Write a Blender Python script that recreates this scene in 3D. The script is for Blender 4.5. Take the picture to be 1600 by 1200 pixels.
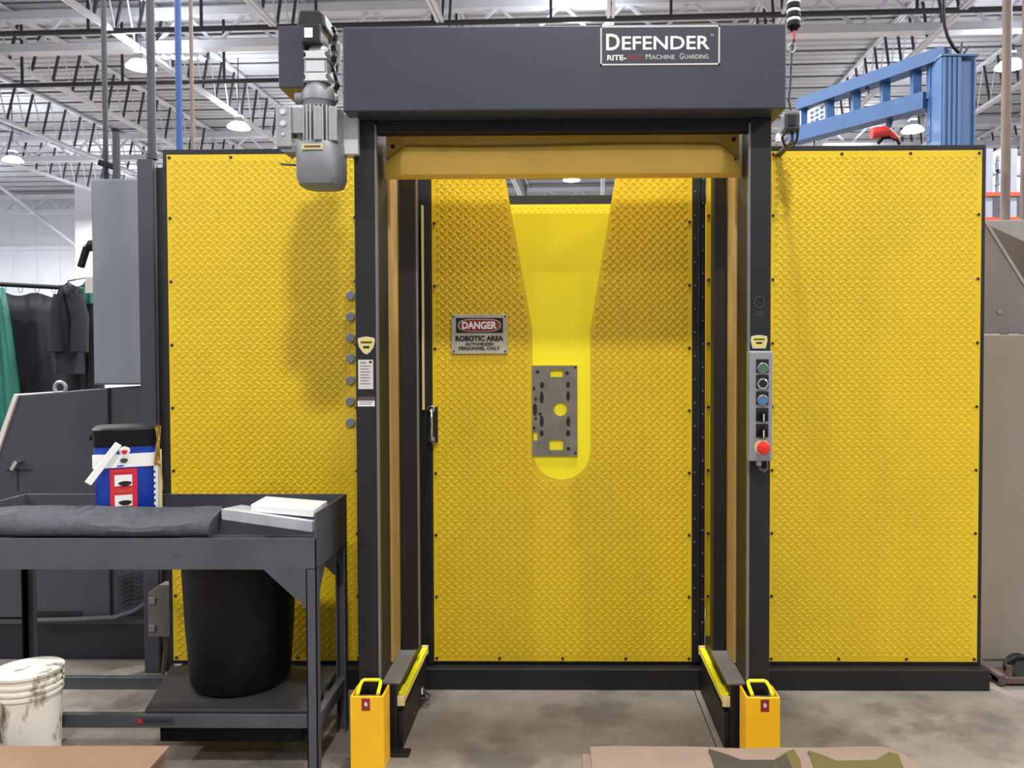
import bpy, math, random
import numpy as np
from mathutils import Matrix, Vector
random.seed(7)
SC = bpy.context.scene
for o in list(bpy.data.objects):
    bpy.data.objects.remove(o)
COL = SC.collection
R = math.radians

# ------------------------------------------------------------------ camera, world, exposure
F, CX, CY, EYE = 1250.0, 863.7, 588.5, 1.583
cam_d = bpy.data.cameras.new('camera')
cam_d.sensor_fit = 'HORIZONTAL'; cam_d.sensor_width = 36.0; cam_d.lens = 36.0 * F / 1600
cam_d.shift_x = -(CX - 800) / 1600; cam_d.shift_y = (CY - 600) / 1600
cam_d.clip_start = 0.05; cam_d.clip_end = 200
cam = bpy.data.objects.new('camera', cam_d); COL.objects.link(cam)
CAMR = Matrix.Rotation(R(0.7), 4, 'Z') @ Matrix.Rotation(R(88.6), 4, 'X') @ Matrix.Rotation(R(-0.15), 4, 'Z')
cam.matrix_world = Matrix.Translation((0, 0, EYE)) @ CAMR
SC.camera = cam

w = bpy.data.worlds.new('world'); SC.world = w; w.use_nodes = True
bg = w.node_tree.nodes['Background']
bg.inputs[0].default_value = (0.86, 0.90, 1.0, 1); bg.inputs[1].default_value = 0.42
SC.view_settings.view_transform = 'Standard'; SC.view_settings.look = 'None'
SC.view_settings.gamma = 1; SC.view_settings.use_curve_mapping = False
SC.view_settings.exposure = 0.0
LAMP_W = 385
UP_W = 42

def at(px, py, Y):
    """photograph pixel -> point on the vertical plane y = Y"""
    d = CAMR.to_3x3() @ Vector(((px - CX) / F, (CY - py) / F, -1))
    t = Y / d.y
    return Vector((d.x * t, Y, EYE + d.z * t))
def ax(px, Y, py=600): return at(px, py, Y).x
def az(py, Y, px=880): return at(px, py, Y).z

# ------------------------------------------------------------------ materials
def lin(c):
    out = []
    for v in c:
        v /= 255.0
        out.append(v / 12.92 if v <= .04045 else ((v + .055) / 1.055) ** 2.4)
    return (*out, 1)

def mat(name, rgb, rough=.5, metal=0., var=.08, scale=6., bump=0., bscale=60., spec=.5, dirt=None, dscale=3., dth=.58, emit=0, coat=0, stretch=None):
    m = bpy.data.materials.new(name); m.use_nodes = True
    nt = m.node_tree; b = nt.nodes['Principled BSDF']; N = nt.nodes.new; L = nt.links.new
    c = lin(rgb)
    b.inputs['Roughness'].default_value = rough; b.inputs['Metallic'].default_value = metal
    b.inputs['Specular IOR Level'].default_value = spec
    if coat: b.inputs['Coat Weight'].default_value = coat; b.inputs['Coat Roughness'].default_value = .15
    tc = N('ShaderNodeTexCoord'); src = tc.outputs['Object']
    if stretch:
        mp = N('ShaderNodeMapping'); mp.inputs['Scale'].default_value = stretch; L(src, mp.inputs[0]); src = mp.outputs[0]
    n = N('ShaderNodeTexNoise'); n.inputs['Scale'].default_value = scale; n.inputs['Detail'].default_value = 4
    L(src, n.inputs['Vector'])
    r = N('ShaderNodeValToRGB'); e = r.color_ramp.elements
    e[0].position = .3; e[1].position = .7
    e[0].color = tuple(max(0, v * (1 - var)) for v in c[:3]) + (1,)
    e[1].color = tuple(min(1, v * (1 + var)) for v in c[:3]) + (1,)
    L(n.outputs[0], r.inputs[0]); out = r.outputs[0]
    if dirt:
        n2 = N('ShaderNodeTexNoise'); n2.inputs['Scale'].default_value = dscale; n2.inputs['Detail'].default_value = 6
        n2.inputs['Roughness'].default_value = .65
        L(src, n2.inputs['Vector'])
        r2 = N('ShaderNodeValToRGB'); r2.color_ramp.elements[0].position = dth; r2.color_ramp.elements[1].position = dth + .12
        L(n2.outputs[0], r2.inputs[0])
        mx = N('ShaderNodeMix'); mx.data_type = 'RGBA'
        L(r2.outputs[0], mx.inputs[0]); L(out, mx.inputs[6]); mx.inputs[7].default_value = lin(dirt); out = mx.outputs[2]
    L(out, b.inputs['Base Color'])
    if bump:
        n3 = N('ShaderNodeTexNoise'); n3.inputs['Scale'].default_value = bscale; n3.inputs['Detail'].default_value = 3
        L(src, n3.inputs['Vector'])
        bp = N('ShaderNodeBump'); bp.inputs['Strength'].default_value = bump; bp.inputs['Distance'].default_value = .01
        L(n3.outputs[0], bp.inputs['Height']); L(bp.outputs[0], b.inputs['Normal'])
    if emit:
        b.inputs['Emission Color'].default_value = c; b.inputs['Emission Strength'].default_value = emit
    return m

M = {}
M['yellow'] = mat('yellow_enamel', (221, 186, 30), .36, var=.05, scale=2.2, dirt=(196, 160, 34), dscale=4, dth=.66)
M['bright'] = mat('bright_yellow_enamel', (250, 232, 24), .5, var=.01)
M['black'] = mat('black_powder_coat', (25, 24, 27), .5, var=.12, scale=8, bump=.08, bscale=300)
M['frame'] = mat('black_steel_frame', (20, 19, 21), .5, var=.12, scale=8)
M['header'] = mat('charcoal_powder_coat', (60, 62, 74), .40, var=.05, scale=3, bump=.05, bscale=300)
M['bolt'] = mat('black_screw', (34, 22, 24), .5)
M['amber'] = mat('amber_curtain_vinyl', (250, 206, 96), .5, var=.05, scale=5, bump=.15, bscale=14)
M['tan'] = mat('tan_side_vinyl', (190, 156, 92), .5, var=.06)
M['grey_ledge'] = mat('galvanised_ledge', (150, 145, 142), .45, .3, var=.1, scale=12)
M['strip'] = mat('aluminium_strip', (140, 140, 148), .4, .6)
M['cream'] = mat('cream_strip', (214, 196, 140), .5)
M['safety'] = mat('safety_yellow', (248, 188, 28), .4, var=.05, scale=8)
M['lime'] = mat('light_curtain_yellow', (240, 232, 40), .35, var=.03)
M['chrome'] = mat('chrome', (225, 225, 228), .15, 1.0, var=.02)
M['alu'] = mat('cast_aluminium', (172, 174, 176), .42, .55, var=.1, scale=14, bump=.1, bscale=120)
M['alu_light'] = mat('pale_cast_aluminium', (224, 225, 228), .4, .2, var=.05, scale=14)
M['motor'] = mat('motor_grey_paint', (128, 131, 135), .5, .1, var=.12, scale=10, dirt=(96, 98, 100), dscale=14, dth=.62)
M['white'] = mat('white_print', (232, 232, 230), .5, var=.02)
M['offwhite'] = mat('off_white_label', (208, 202, 196), .5, var=.05, scale=30)
M['red'] = mat('red_print', (190, 40, 38), .45, var=.04)
M['signred'] = mat('sign_red', (140, 42, 44), .5, var=.06)
M['signplate'] = mat('sign_plate', (186, 180, 160), .42, .25, var=.08, scale=20)
M['ink'] = mat('black_ink', (22, 22, 24), .5, var=.02)
M['shield'] = mat('shield_sticker_yellow', (222, 205, 110), .45, var=.05)
M['ctrl'] = mat('control_box_grey', (150, 151, 156), .45, .2, var=.06, scale=12)
M['green_btn'] = mat('green_button', (72, 120, 82), .35)
M['blue_btn'] = mat('blue_button', (70, 128, 180), .35)
M['red_btn'] = mat('red_mushroom', (214, 40, 38), .35)
M['floor'] = mat('concrete_floor', (126, 118, 109), .55, var=.16, scale=7, bump=.3, bscale=50, dirt=(96, 90, 86), dscale=2.2, dth=.5)
M['joint'] = mat('floor_joint', (100, 95, 90), .8)
M['deck'] = mat('painted_roof_deck', (196, 198, 206), .6, var=.05, scale=.7)
M['joist'] = mat('white_joist_steel', (226, 228, 236), .5, var=.05, scale=2)
M['web'] = mat('grey_web_steel', (70, 71, 78), .6)
M['wallp'] = mat('white_wall_panel', (238, 243, 254), .55, var=.04, scale=1)
M['pipe'] = mat('dark_pipe', (56, 57, 64), .5)
M['conduit'] = mat('grey_conduit', (66, 67, 74), .5, .2)
M['bluepipe'] = mat('blue_pipe', (40, 76, 140), .45)
M['brownpipe'] = mat('brown_pipe', (120, 102, 96), .55)
M['crane'] = mat('crane_blue', (70, 104, 150), .45, var=.07, scale=5)
M['crane_dark'] = mat('crane_arm_blue', (56, 90, 138), .45, var=.07, scale=5)
M['enclosure'] = mat('enclosure_grey', (121, 125, 134), .4, var=.03, scale=3)
M['hood'] = mat('dark_machine_paint', (59, 60, 69), .45, var=.08, scale=4)
M['hood_dark'] = mat('black_machine_base', (22, 24, 34), .5, var=.1)
M['table'] = mat('table_steel', (87, 88, 95), .45, .25, var=.12, scale=6, dirt=(70, 68, 70), dscale=6, dth=.62)
M['felt'] = mat('grey_felt', (72, 73, 80), .9, var=.18, scale=30, bump=.5, bscale=160)
M['board'] = mat('white_board', (172, 174, 179), .6, var=.10, scale=14)
M['can'] = mat('black_plastic', (9, 10, 15), .5, var=.15, spec=.25)
M['rubber'] = mat('black_rubber', (46, 45, 48), .6, var=.15, scale=6, dirt=(78, 78, 82), dscale=5, dth=.6)
M['pail_blue'] = mat('pail_blue', (14, 60, 165), .4, var=.05)
M['pail_red'] = mat('pail_red', (206, 36, 56), .45, var=.04)
M['bucket'] = mat('dirty_white_bucket', (222, 216, 204), .5, var=.05, dirt=(92, 80, 64), dscale=13, dth=.53, stretch=(1, 1, .4))
M['cardboard'] = mat('cardboard', (132, 103, 82), .8, var=.07, scale=9)
M['kraft'] = mat('pale_kraft', (126, 107, 95), .75, var=.06, scale=9, bump=.2, bscale=20)
M['camo_olive'] = mat('camo_olive', (84, 76, 34), .8, var=.1)
M['camo_brown'] = mat('camo_brown', (56, 49, 39), .8, var=.1)
M['beige'] = mat('beige_machine_paint', (140, 130, 117), .5, var=.06, scale=3, dirt=(138, 130, 118), dscale=2.4, dth=.6)
M['taupe'] = mat('taupe_machine_paint', (112, 105, 102), .5, var=.06, scale=3)
M['taupe_light'] = mat('taupe_paint_lit', (140, 134, 132), .5, var=.07, scale=5)  # paler taupe paints in the light falling on the machine's upper face
M['curtain_dark'] = mat('welding_curtain_grey', (40, 42, 50), .6, var=.1)
M['curtain_green'] = mat('welding_curtain_green', (38, 110, 98), .5, var=.12)
M['navy'] = mat('navy_cloth', (17, 19, 32), .85, var=.2, scale=12)
M['blackcloth'] = mat('black_cloth', (18, 20, 25), .85, var=.2, scale=12)
M['rackorange'] = mat('rack_orange', (190, 74, 44), .5)
M['rackblue'] = mat('rack_upright', (150, 154, 170), .5)
M['wrap'] = mat('stretch_wrap', (214, 218, 228), .35, var=.25, scale=5)
M['hoist'] = mat('hoist_red', (196, 54, 48), .4)
M['goldtape'] = mat('gold_tape', (170, 132, 60), .5, var=.2, scale=40)
M['lens'] = mat('lamp_lens', (245, 248, 255), .3, emit=18)
M['glow'] = mat('glowing_prismatic_reflector', (240, 244, 255), .3, emit=4)
M['rust'] = mat('brown_steel', (88, 70, 66), .6, var=.15)
M['greyplate'] = mat('grey_tool_plate', (122, 116, 104), .45, .2, var=.15, scale=18)

# ------------------------------------------------------------------ mesh builder
class B:
    def __init__(s): s.v = []; s.f = []
    def add(s, vs, fs):
        o = len(s.v); s.v += [tuple(p) for p in vs]; s.f += [tuple(i + o for i in f) for f in fs]; return s
    def box(s, x0, x1, y0, y1, z0, z1):
        x0, x1 = min(x0, x1), max(x0, x1); y0, y1 = min(y0, y1), max(y0, y1); z0, z1 = min(z0, z1), max(z0, z1)
        return s.add([(x0, y0, z0), (x1, y0, z0), (x1, y1, z0), (x0, y1, z0), (x0, y0, z1), (x1, y0, z1), (x1, y1, z1), (x0, y1, z1)],
                     [(0, 3, 2, 1), (4, 5, 6, 7), (0, 1, 5, 4), (1, 2, 6, 5), (2, 3, 7, 6), (3, 0, 4, 7)])
    def beam(s, p, q, w, h, up=(0, 0, 1)):
        p, q = Vector(p), Vector(q); d = (q - p).normalized(); u = Vector(up)
        if abs(d.dot(u)) > .98: u = Vector((0, 1, 0))
        a = d.cross(u).normalized() * (w / 2); b = a.cross(d).normalized() * (h / 2)
        vs = [p - a - b, p + a - b, p + a + b, p - a + b, q - a - b, q + a - b, q + a + b, q - a + b]
        return s.add(vs, [(0, 3, 2, 1), (4, 5, 6, 7), (0, 1, 5, 4), (1, 2, 6, 5), (2, 3, 7, 6), (3, 0, 4, 7)])
    def cyl(s, p, q, r, r2=None, n=16):
        p, q = Vector(p), Vector(q); r2 = r if r2 is None else r2
        d = (q - p).normalized(); u = Vector((0, 0, 1)) if abs(d.z) < .9 else Vector((1, 0, 0))
        a = d.cross(u).normalized(); b = d.cross(a)
        vs = []
        for c, rr in ((p, r), (q, r2)):
            for k in range(n):
                t = 2 * math.pi * k / n
                vs.append(c + (a * math.cos(t) + b * math.sin(t)) * rr)
        fs = [(k, n + k, n + (k + 1) % n, (k + 1) % n) for k in range(n)]
        return s.add(vs, fs + [tuple(range(n)), tuple(range(2 * n - 1, n - 1, -1))])
    def tube(s, pts, r, n=8, closed=False):
        pts = [Vector(p) for p in pts]; vs = []; m = len(pts); prev = None
        for i, p in enumerate(pts):
            if closed: d = pts[(i + 1) % m] - pts[i - 1]
            else: d = pts[min(i + 1, m - 1)] - pts[max(i - 1, 0)]
            d.normalize()
            u = prev if prev is not None else (Vector((0, 0, 1)) if abs(d.z) < .9 else Vector((1, 0, 0)))
            a = d.cross(u)
            if a.length < 1e-4: a = d.cross(Vector((0, 1, 0.1)))
            a.normalize(); b = a.cross(d).normalized(); prev = b
            for k in range(n):
                t = 2 * math.pi * k / n
                vs.append(p + (a * math.cos(t) + b * math.sin(t)) * r)
        fs = []
        for i in range(m if closed else m - 1):
            j = (i + 1) % m
            fs += [(i * n + k, i * n + (k + 1) % n, j * n + (k + 1) % n, j * n + k) for k in range(n)]
        if not closed: fs += [tuple(range(n - 1, -1, -1)), tuple(range((m - 1) * n, m * n))]
        return s.add(vs, fs)
    def lathe(s, c, prof, n=32, sq=0, rot=0):
        """profile of (r, z) round a vertical axis; sq > 0 squares the section"""
        vs = []; c = Vector(c)
        for r, z in prof:
            for k in range(n):
                t = 2 * math.pi * k / n + rot
                x, y = math.cos(t), math.sin(t)
                if sq:
                    g = (abs(x) ** sq + abs(y) ** sq) ** (-1 / sq); x *= g; y *= g
                vs.append((c.x + r * x, c.y + r * y, c.z + z))
        fs = []
        for i in range(len(prof) - 1):
            fs += [(i * n + k, i * n + (k + 1) % n, (i + 1) * n + (k + 1) % n, (i + 1) * n + k) for k in range(n)]
        fs += [tuple(range(n - 1, -1, -1)), tuple(range((len(prof) - 1) * n, len(prof) * n))]
        return s.add(vs, fs)
    def prism(s, poly, y0, y1):
        """outline in (x, z), counter-clockwise seen from -y, given thickness along y"""
        n = len(poly)
        vs = [(x, y0, z) for x, z in poly] + [(x, y1, z) for x, z in poly]
        fs = [tuple(range(n)), tuple(range(2 * n - 1, n - 1, -1))]
        fs += [(k, n + k, n + (k + 1) % n, (k + 1) % n) for k in range(n)]
        return s.add(vs, fs)
    def prism_x(s, poly, x0, x1):
        n = len(poly)
        vs = [(x0, y, z) for y, z in poly] + [(x1, y, z) for y, z in poly]
        fs = [tuple(range(n)), tuple(range(2 * n - 1, n - 1, -1))]
        fs += [(k, n + k, n + (k + 1) % n, (k + 1) % n) for k in range(n)]
        return s.add(vs, fs)
    def sheet(s, grid):
        h, wd = len(grid), len(grid[0])
        vs = [p for row in grid for p in row]
        return s.add(vs, [(i * wd + j, i * wd + j + 1, (i + 1) * wd + j + 1, (i + 1) * wd + j) for i in range(h - 1) for j in range(wd - 1)])
    def mesh(s, name, m, smooth=False):
        me = bpy.data.meshes.new(name); me.from_pydata(s.v, [], s.f)
        import bmesh
        bm = bmesh.new(); bm.from_mesh(me); bmesh.ops.recalc_face_normals(bm, faces=bm.faces); bm.to_mesh(me); bm.free()
        if smooth:
            me.polygons.foreach_set('use_smooth', [True] * len(me.polygons)); me.set_sharp_from_angle(angle=R(38))
        me.materials.append(M[m]); me.update(); return me
    def obj(s, name, m, parent=None, bevel=0, smooth=False, **kw):
        return link(name, s.mesh(name, m, smooth), parent, bevel, **kw)

BASE = {}
def link(name, me, parent=None, bevel=0, label=None, kind=None, solid=0):
    o = bpy.data.objects.new(name, me); COL.objects.link(o)
    if parent is not None:
        o.parent = parent
        L = BASE.get(parent.name)
        if L: o.matrix_parent_inverse = Matrix.Translation((-L[0], -L[1], -L[2]))
    if solid:
        md = o.modifiers.new('thickness', 'SOLIDIFY'); md.thickness = solid; md.offset = 0
    if bevel:
        md = o.modifiers.new('bevel', 'BEVEL'); md.width = bevel; md.segments = 2; md.limit_method = 'ANGLE'; md.angle_limit = R(40)
    if label: o['label'] = label
    if kind: o['kind'] = kind
    return o
def tag(o, label, cat, group=None, kind=None):
    o['label'] = label
    if cat: o['category'] = cat
    if group: o['group'] = group
    if kind: o['kind'] = kind
    return o
def thing(name, label, cat, loc=(0, 0, 0), group=None, kind=None):
    o = bpy.data.objects.new(name, None); COL.objects.link(o); o.location = loc; o.empty_display_size = .1
    tag(o, label, cat, group, kind); BASE[o.name] = tuple(loc); return o
def dup_tree(o, parent=None):
    c = o.copy(); COL.objects.link(c)
    if parent is not None: c.parent = parent
    for ch in list(o.children): dup_tree(ch, c)
    return c

def text(name, s, m, parent, x0, x1, z0, z1, y, bold=0.0, depth=.0008):
    """flat lettering facing -y, fitted into the box x0..x1, z0..z1"""
    cu = bpy.data.curves.new('txt', 'FONT'); cu.body = s; cu.size = 1; cu.offset = bold; cu.extrude = .01; cu.resolution_u = 3
    t = bpy.data.objects.new('txt', cu); COL.objects.link(t)
    bpy.context.view_layer.update()
    me = bpy.data.meshes.new_from_object(t.evaluated_get(bpy.context.evaluated_depsgraph_get()))
    bpy.data.objects.remove(t); bpy.data.curves.remove(cu)
    n = len(me.vertices); a = np.empty(n * 3); me.vertices.foreach_get('co', a); a = a.reshape(-1, 3)
    mn, mx = a.min(0), a.max(0); out = np.empty_like(a)
    out[:, 0] = x0 + (a[:, 0] - mn[0]) / (mx[0] - mn[0]) * (x1 - x0)
    out[:, 2] = z0 + (a[:, 1] - mn[1]) / (mx[1] - mn[1]) * (z1 - z0)
    out[:, 1] = y - (a[:, 2] - mn[2]) / (mx[2] - mn[2]) * depth
    me.vertices.foreach_set('co', out.ravel()); me.materials.clear(); me.materials.append(M[m]); me.update(); me.name = name
    return link(name, me, parent)

def lugs(x0, x1, z0, z1, y, inside=None, g=.0190, h=.0032):
    """raised diamond-plate lugs over a plate whose front face is the plane y"""
    Ln, Wd = .0160, .0048
    nx, nz = int((x1 - x0 - .02) / g), int((z1 - z0 - .02) / g)
    ox, oz = (x1 - x0 - (nx - 1) * g) / 2, (z1 - z0 - (nz - 1) * g) / 2
    ii, jj = np.meshgrid(np.arange(nx), np.arange(nz)); ii, jj = ii.ravel(), jj.ravel()
    k = (ii + jj) % 2 == 0; ii, jj = ii[k], jj[k]
    cx, cz = x0 + ox + ii * g, z0 + oz + jj * g
    if inside is not None:
        k = np.array([not inside(a, b) for a, b in zip(cx, cz)]); cx, cz, ii, jj = cx[k], cz[k], ii[k], jj[k]
    sgn = np.where(jj % 2 == 0, 1., -1.); c = .7071
    dx, dz = np.full_like(cx, c), sgn * c
    nxv, nzv = -dz, dx
    def P(a, b, hh): return np.stack([cx + dx * a + nxv * b, np.full_like(cx, y - hh), cz + dz * a + nzv * b], 1)
    V = np.stack([P(-Ln, 0, 0), P(0, -Wd, 0), P(Ln, 0, 0), P(0, Wd, 0), P(-Ln * .5, 0, h), P(Ln * .5, 0, h)], 1)
    n = len(cx); V = V.reshape(-1, 3)
    base = (np.arange(n) * 6)[:, None]
    tris = np.array([[0, 1, 4], [1, 5, 4], [1, 2, 5], [2, 3, 5], [3, 4, 5], [3, 0, 4]])
    Fc = (base[:, :, None] + tris[None]).reshape(-1, 3)
    me = bpy.data.meshes.new('raised_lugs')
    me.vertices.add(len(V)); me.vertices.foreach_set('co', V.ravel())
    me.loops.add(len(Fc) * 3); me.loops.foreach_set('vertex_index', Fc.ravel())
    me.polygons.add(len(Fc)); me.polygons.foreach_set('loop_start', np.arange(len(Fc)) * 3)
    me.materials.append(M['yellow']); me.update(calc_edges=True); me.validate()
    return me

BOLT = B().cyl((0, -.004, 0), (0, .004, 0), .0065, .0075, n=10).mesh('bolt', 'bolt', True)
def bolt(parent, x, y, z):
    o = link('bolt', BOLT, parent); o.location = (x, y, z)
    return o

# ------------------------------------------------------------------ building shell
ROT = R(-2.3)
floor = B().box(-30, 30, -14, 36, -.05, -.012).obj('floor', 'joint'); floor['kind'] = 'structure'
JX = .618
for (a, b) in ((-30, JX), (JX + .005, 30)):
    for (c, d) in ((-14, 2.2), (2.203, 4.3), (4.303, 10), (10.004, 36)):
        B().box(a, b, c, d, -.012, 0).obj('slab', 'floor', floor)

deck = B().box(-30, 30, -4, 36, 8.98, 9.02).obj('ceiling', 'deck'); deck['kind'] = 'structure'; deck.rotation_euler.z = ROT
prof = []
for k in range(3):
    y = k * .3
    prof += [(y, 8.95), (y + .2, 8.95), (y + .225, 8.98), (y + .275, 8.98)]
bs = B()
for i in range(len(prof) - 1):
    (ya, za), (yb, zb) = prof[i], prof[i + 1]
    bs.add([(-27, ya, za), (27, ya, za), (27, yb, zb), (-27, yb, zb)], [(0, 1, 2, 3)])
bs.box(-27, 27, .0, .035, 8.925, 8.952)
sheet_me = bs.mesh('deck_sheet', 'deck')
for k in range(25):
    o = link('deck_sheet', sheet_me, deck); o.location.y = 12.6 + k * .9
# open-web joists along the hall
jb = B()
for z, h in ((7.78, .07), (8.85, .07)):
    jb.box(-.07, -.012, 8, 34.5, z, z + h); jb.box(.012, .07, 8, 34.5, z, z + h)
wb = B(); y = 8.2
while y < 34:
    wb.beam((0, y, 7.82), (0, y + .34, 8.88), .045, .045); jb.beam((0, y + .34, 8.88), (0, y + .68, 7.82), .022, .022)
    y += .68
web_me = wb.mesh('web', 'web'); joist_me = jb.mesh('joist', 'joist')
for k in range(-8, 4):
    j = link('joist', joist_me, deck); j.location.x = 6.6 + 3.15 * k
    wv = link('web', web_me, j); wv['kind'] = 'stuff'
# girders across the hall
gb = B()
for z, h in ((7.95, .16), (8.62, .16)): gb.box(-26, 26, -.13, .13, z, z + h)
for k in range(40):
    x = -26 + k * 1.3; gb.beam((x, 0, 8.05), (x + .65, 0, 8.7), .06, .06); gb.beam((x + .65, 0, 8.7), (x + 1.3, 0, 8.05), .06, .06)
g_me = gb.mesh('girder', 'joist')
for yy in (16.3, 25.2, 34.2):
    o = link('girder', g_me, deck); o.location.y = yy

wall = B().box(-30, 30, 35.0, 35.3, 0, 9).obj('wall_back', 'wallp'); wall['kind'] = 'structure'; wall.rotation_euler.z = ROT
pm = B().box(-.545, .545, 34.96, 35.0, 0, 8.98).mesh('panel', 'wallp')
for k in range(54):
    o = link('panel', pm, wall); o.location.x = -29 + 1.1 * k
gm = B().box(-29, 29, 34.8, 34.96, 0, .18).mesh('girt', 'wallp')
for z in (3.6, 6.45):
    o = link('girt', gm, wall); o.location.z = z
wl = B().box(-29.3, -29, -4, 35.0, 0, 9).obj('wall_left', 'wallp'); wl['kind'] = 'structure'; wl.rotation_euler.z = ROT
wr = B().box(29, 29.3, -4, 35.0, 0, 9).obj('wall_right', 'wallp'); wr['kind'] = 'structure'; wr.rotation_euler.z = ROT
sp_ = B().box(-.04, 0, -.545, .545, 0, 8.98).mesh('panel', 'wallp')
for k in range(35):
    for w_, x_ in ((wl, -28.96), (wr, 29.0)):
        o = link('panel', sp_, w_); o.location = (x_, -3.3 + 1.1 * k, 0)

# building column with its brace, far left
c0 = at(136, 400, 32.5)
o = B().box(c0.x - .24, c0.x + .24, 32.3, 32.7, 0, 8.9).box(c0.x - .34, c0.x + .34, 32.28, 32.36, 0, 8.9).obj('building_column', 'joist')
tag(o, 'white steel building column by the far back wall', 'column')
p, q = at(-30, 268, 33), at(131, 392, 33)
o = B().cyl(p, q, .07, n=10).obj('wall_brace', 'joist')
tag(o, 'white diagonal brace rod meeting the far white column', 'brace')

# sprinkler pipes across the hall
for i, (ya, yb, X0, X1, Y, r, lab) in enumerate(((36, 12, -12, 11, 14.9, .05, 'upper dark sprinkler pipe running across under the roof joists'),
                                     (120, 108, -14.5, -5.4, 16.6, .045, 'lower dark sprinkler pipe crossing behind the drive motor'))):
    pz = at(270, ya, Y).z
    bb = B().cyl((X0, Y - X0 * math.tan(ROT) * -1, pz), (X1, Y + X1 * math.tan(ROT), pz), r, n=10)
    o = bb.obj('sprinkler_pipe', 'pipe')
    pt = thing('sprinkler_pipe', lab, 'pipe', (X0, Y, pz)); o.name = 'pipe_run'; o.parent = pt; o.matrix_parent_inverse = Matrix.Translation((-X0, -Y, -pz))
    for k in range(int((X1 - X0) / 2.2)):
        x = X0 + .8 + k * 2.2
        B().beam((x, Y + x * math.tan(ROT), pz), (x, Y + x * math.tan(ROT), 8.95), .05, .03).obj('hanger', 'pipe', pt)

# high-bay lamps: every one in view is a thing with its own light
def area_light(parent, loc, power=LAMP_W):
    d = bpy.data.lights.new('lamp_light', 'AREA'); d.shape = 'DISK'; d.size = .5; d.energy = power; d.color = (1, .985, .96)
    l = bpy.data.objects.new('lamp_light', d); COL.objects.link(l); l.location = loc
    # upward fill light added at each lamp to brighten the roof deck
    d2 = bpy.data.lights.new('roof_fill_light', 'AREA'); d2.shape = 'DISK'; d2.size = .5; d2.energy = UP_W; d2.color = (.90, .95, 1)
    l2 = bpy.data.objects.new('roof_fill_light', d2); COL.objects.link(l2); l2.location = (loc[0], loc[1], loc[2] + .3); l2.rotation_euler.x = math.pi
    return l
lamp = thing('high_bay_lamp', 'x', 'ceiling lamp', (0, 0, 0), 'high bay lamps under the roof')
B().lathe((0, 0, 0), [(.10, .14), (.18, .12), (.26, .04), (.28, .0), (.26, 0), (.24, .02)], 20).obj('reflector', 'glow', lamp, smooth=True)
B().lathe((0, 0, 0), [(.25, .012), (.25, .004), (.2, -.012), (.05, -.02)], 20).obj('lens', 'lens', lamp, smooth=True)
B().box(-.08, .08, -.08, .08, .14, .3).obj('driver_box', 'alu', lamp)
B().cyl((0, 0, .3), (0, 0, 1.74), .012, n=6).obj('hanger', 'pipe', lamp)
LZ = 7.25
spots = [(220, 106, 'brightest high bay lamp, upper left, behind the grey conduit pole'),
         (373, 200, 'high bay lamp between the blue pipe and the drive motor'),
         (20, 252, 'high bay lamp at the far left above the white wall'),
         (893, 282, 'small far lamp seen through the gap above the door plate'),
         (1426, 205, 'high bay lamp shining under the blue jib arm'),
         (1578, 105, 'high bay lamp at the right beside the brown poles')]
pos = []
for i, (px, py, lab) in enumerate(spots):
    d = at(px, py, 10); t = (LZ - EYE) / (d.z - EYE)
    p = (d.x * t, 10 * t, LZ); pos.append(p)
    o = lamp if i == 0 else dup_tree(lamp)
    o.location = p; o['label'] = lab
    area_light(None, (p[0], p[1], LZ - .04))
# the same grid goes on over and behind the photographer (out of the picture)
for gx in (-8.1, .3, 8.7):
    for gy in (-5.6, -1.3, 2.9, 7.1, 11.3):
        if gx < 1 and gx > 0 and gy < -5: continue
        area_light(None, (gx, gy, LZ - .04))
for gx, gy in ((.3, 15.5), (.3, 20), (-16, 15.5), (-8, 24.5), (-16, 28), (-20, 22), (-8, 29.5), (-23, 30), (.3, 30), (8.7, 24.5), (8.7, 29.5), (16, 17), (16, 25), (-19.5, 26), (-17, 31)):  # extra lights without fixtures, added to brighten the far wall and roof
    area_light(None, (gx, gy, LZ - .04))
# linear LED fixture
p = at(283, 93, 17)
lf = thing('linear_light', 'strip of small bright lights behind the blue pipe', 'ceiling lamp', p)
B().beam((p.x - .62, p.y, p.z + .09), (p.x + .62, p.y - .2, p.z - .03), .12, .05).obj('housing', 'alu', lf)
for k in range(6):
    u = -.52 + k * .21
    B().lathe((p.x + u, p.y - .1 - u * .16, p.z - .0 - u * .09), [(.02, .04), (.07, .03), (.075, -.01), (.03, -.035)], 12).obj('lens', 'lens', lf)

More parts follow.
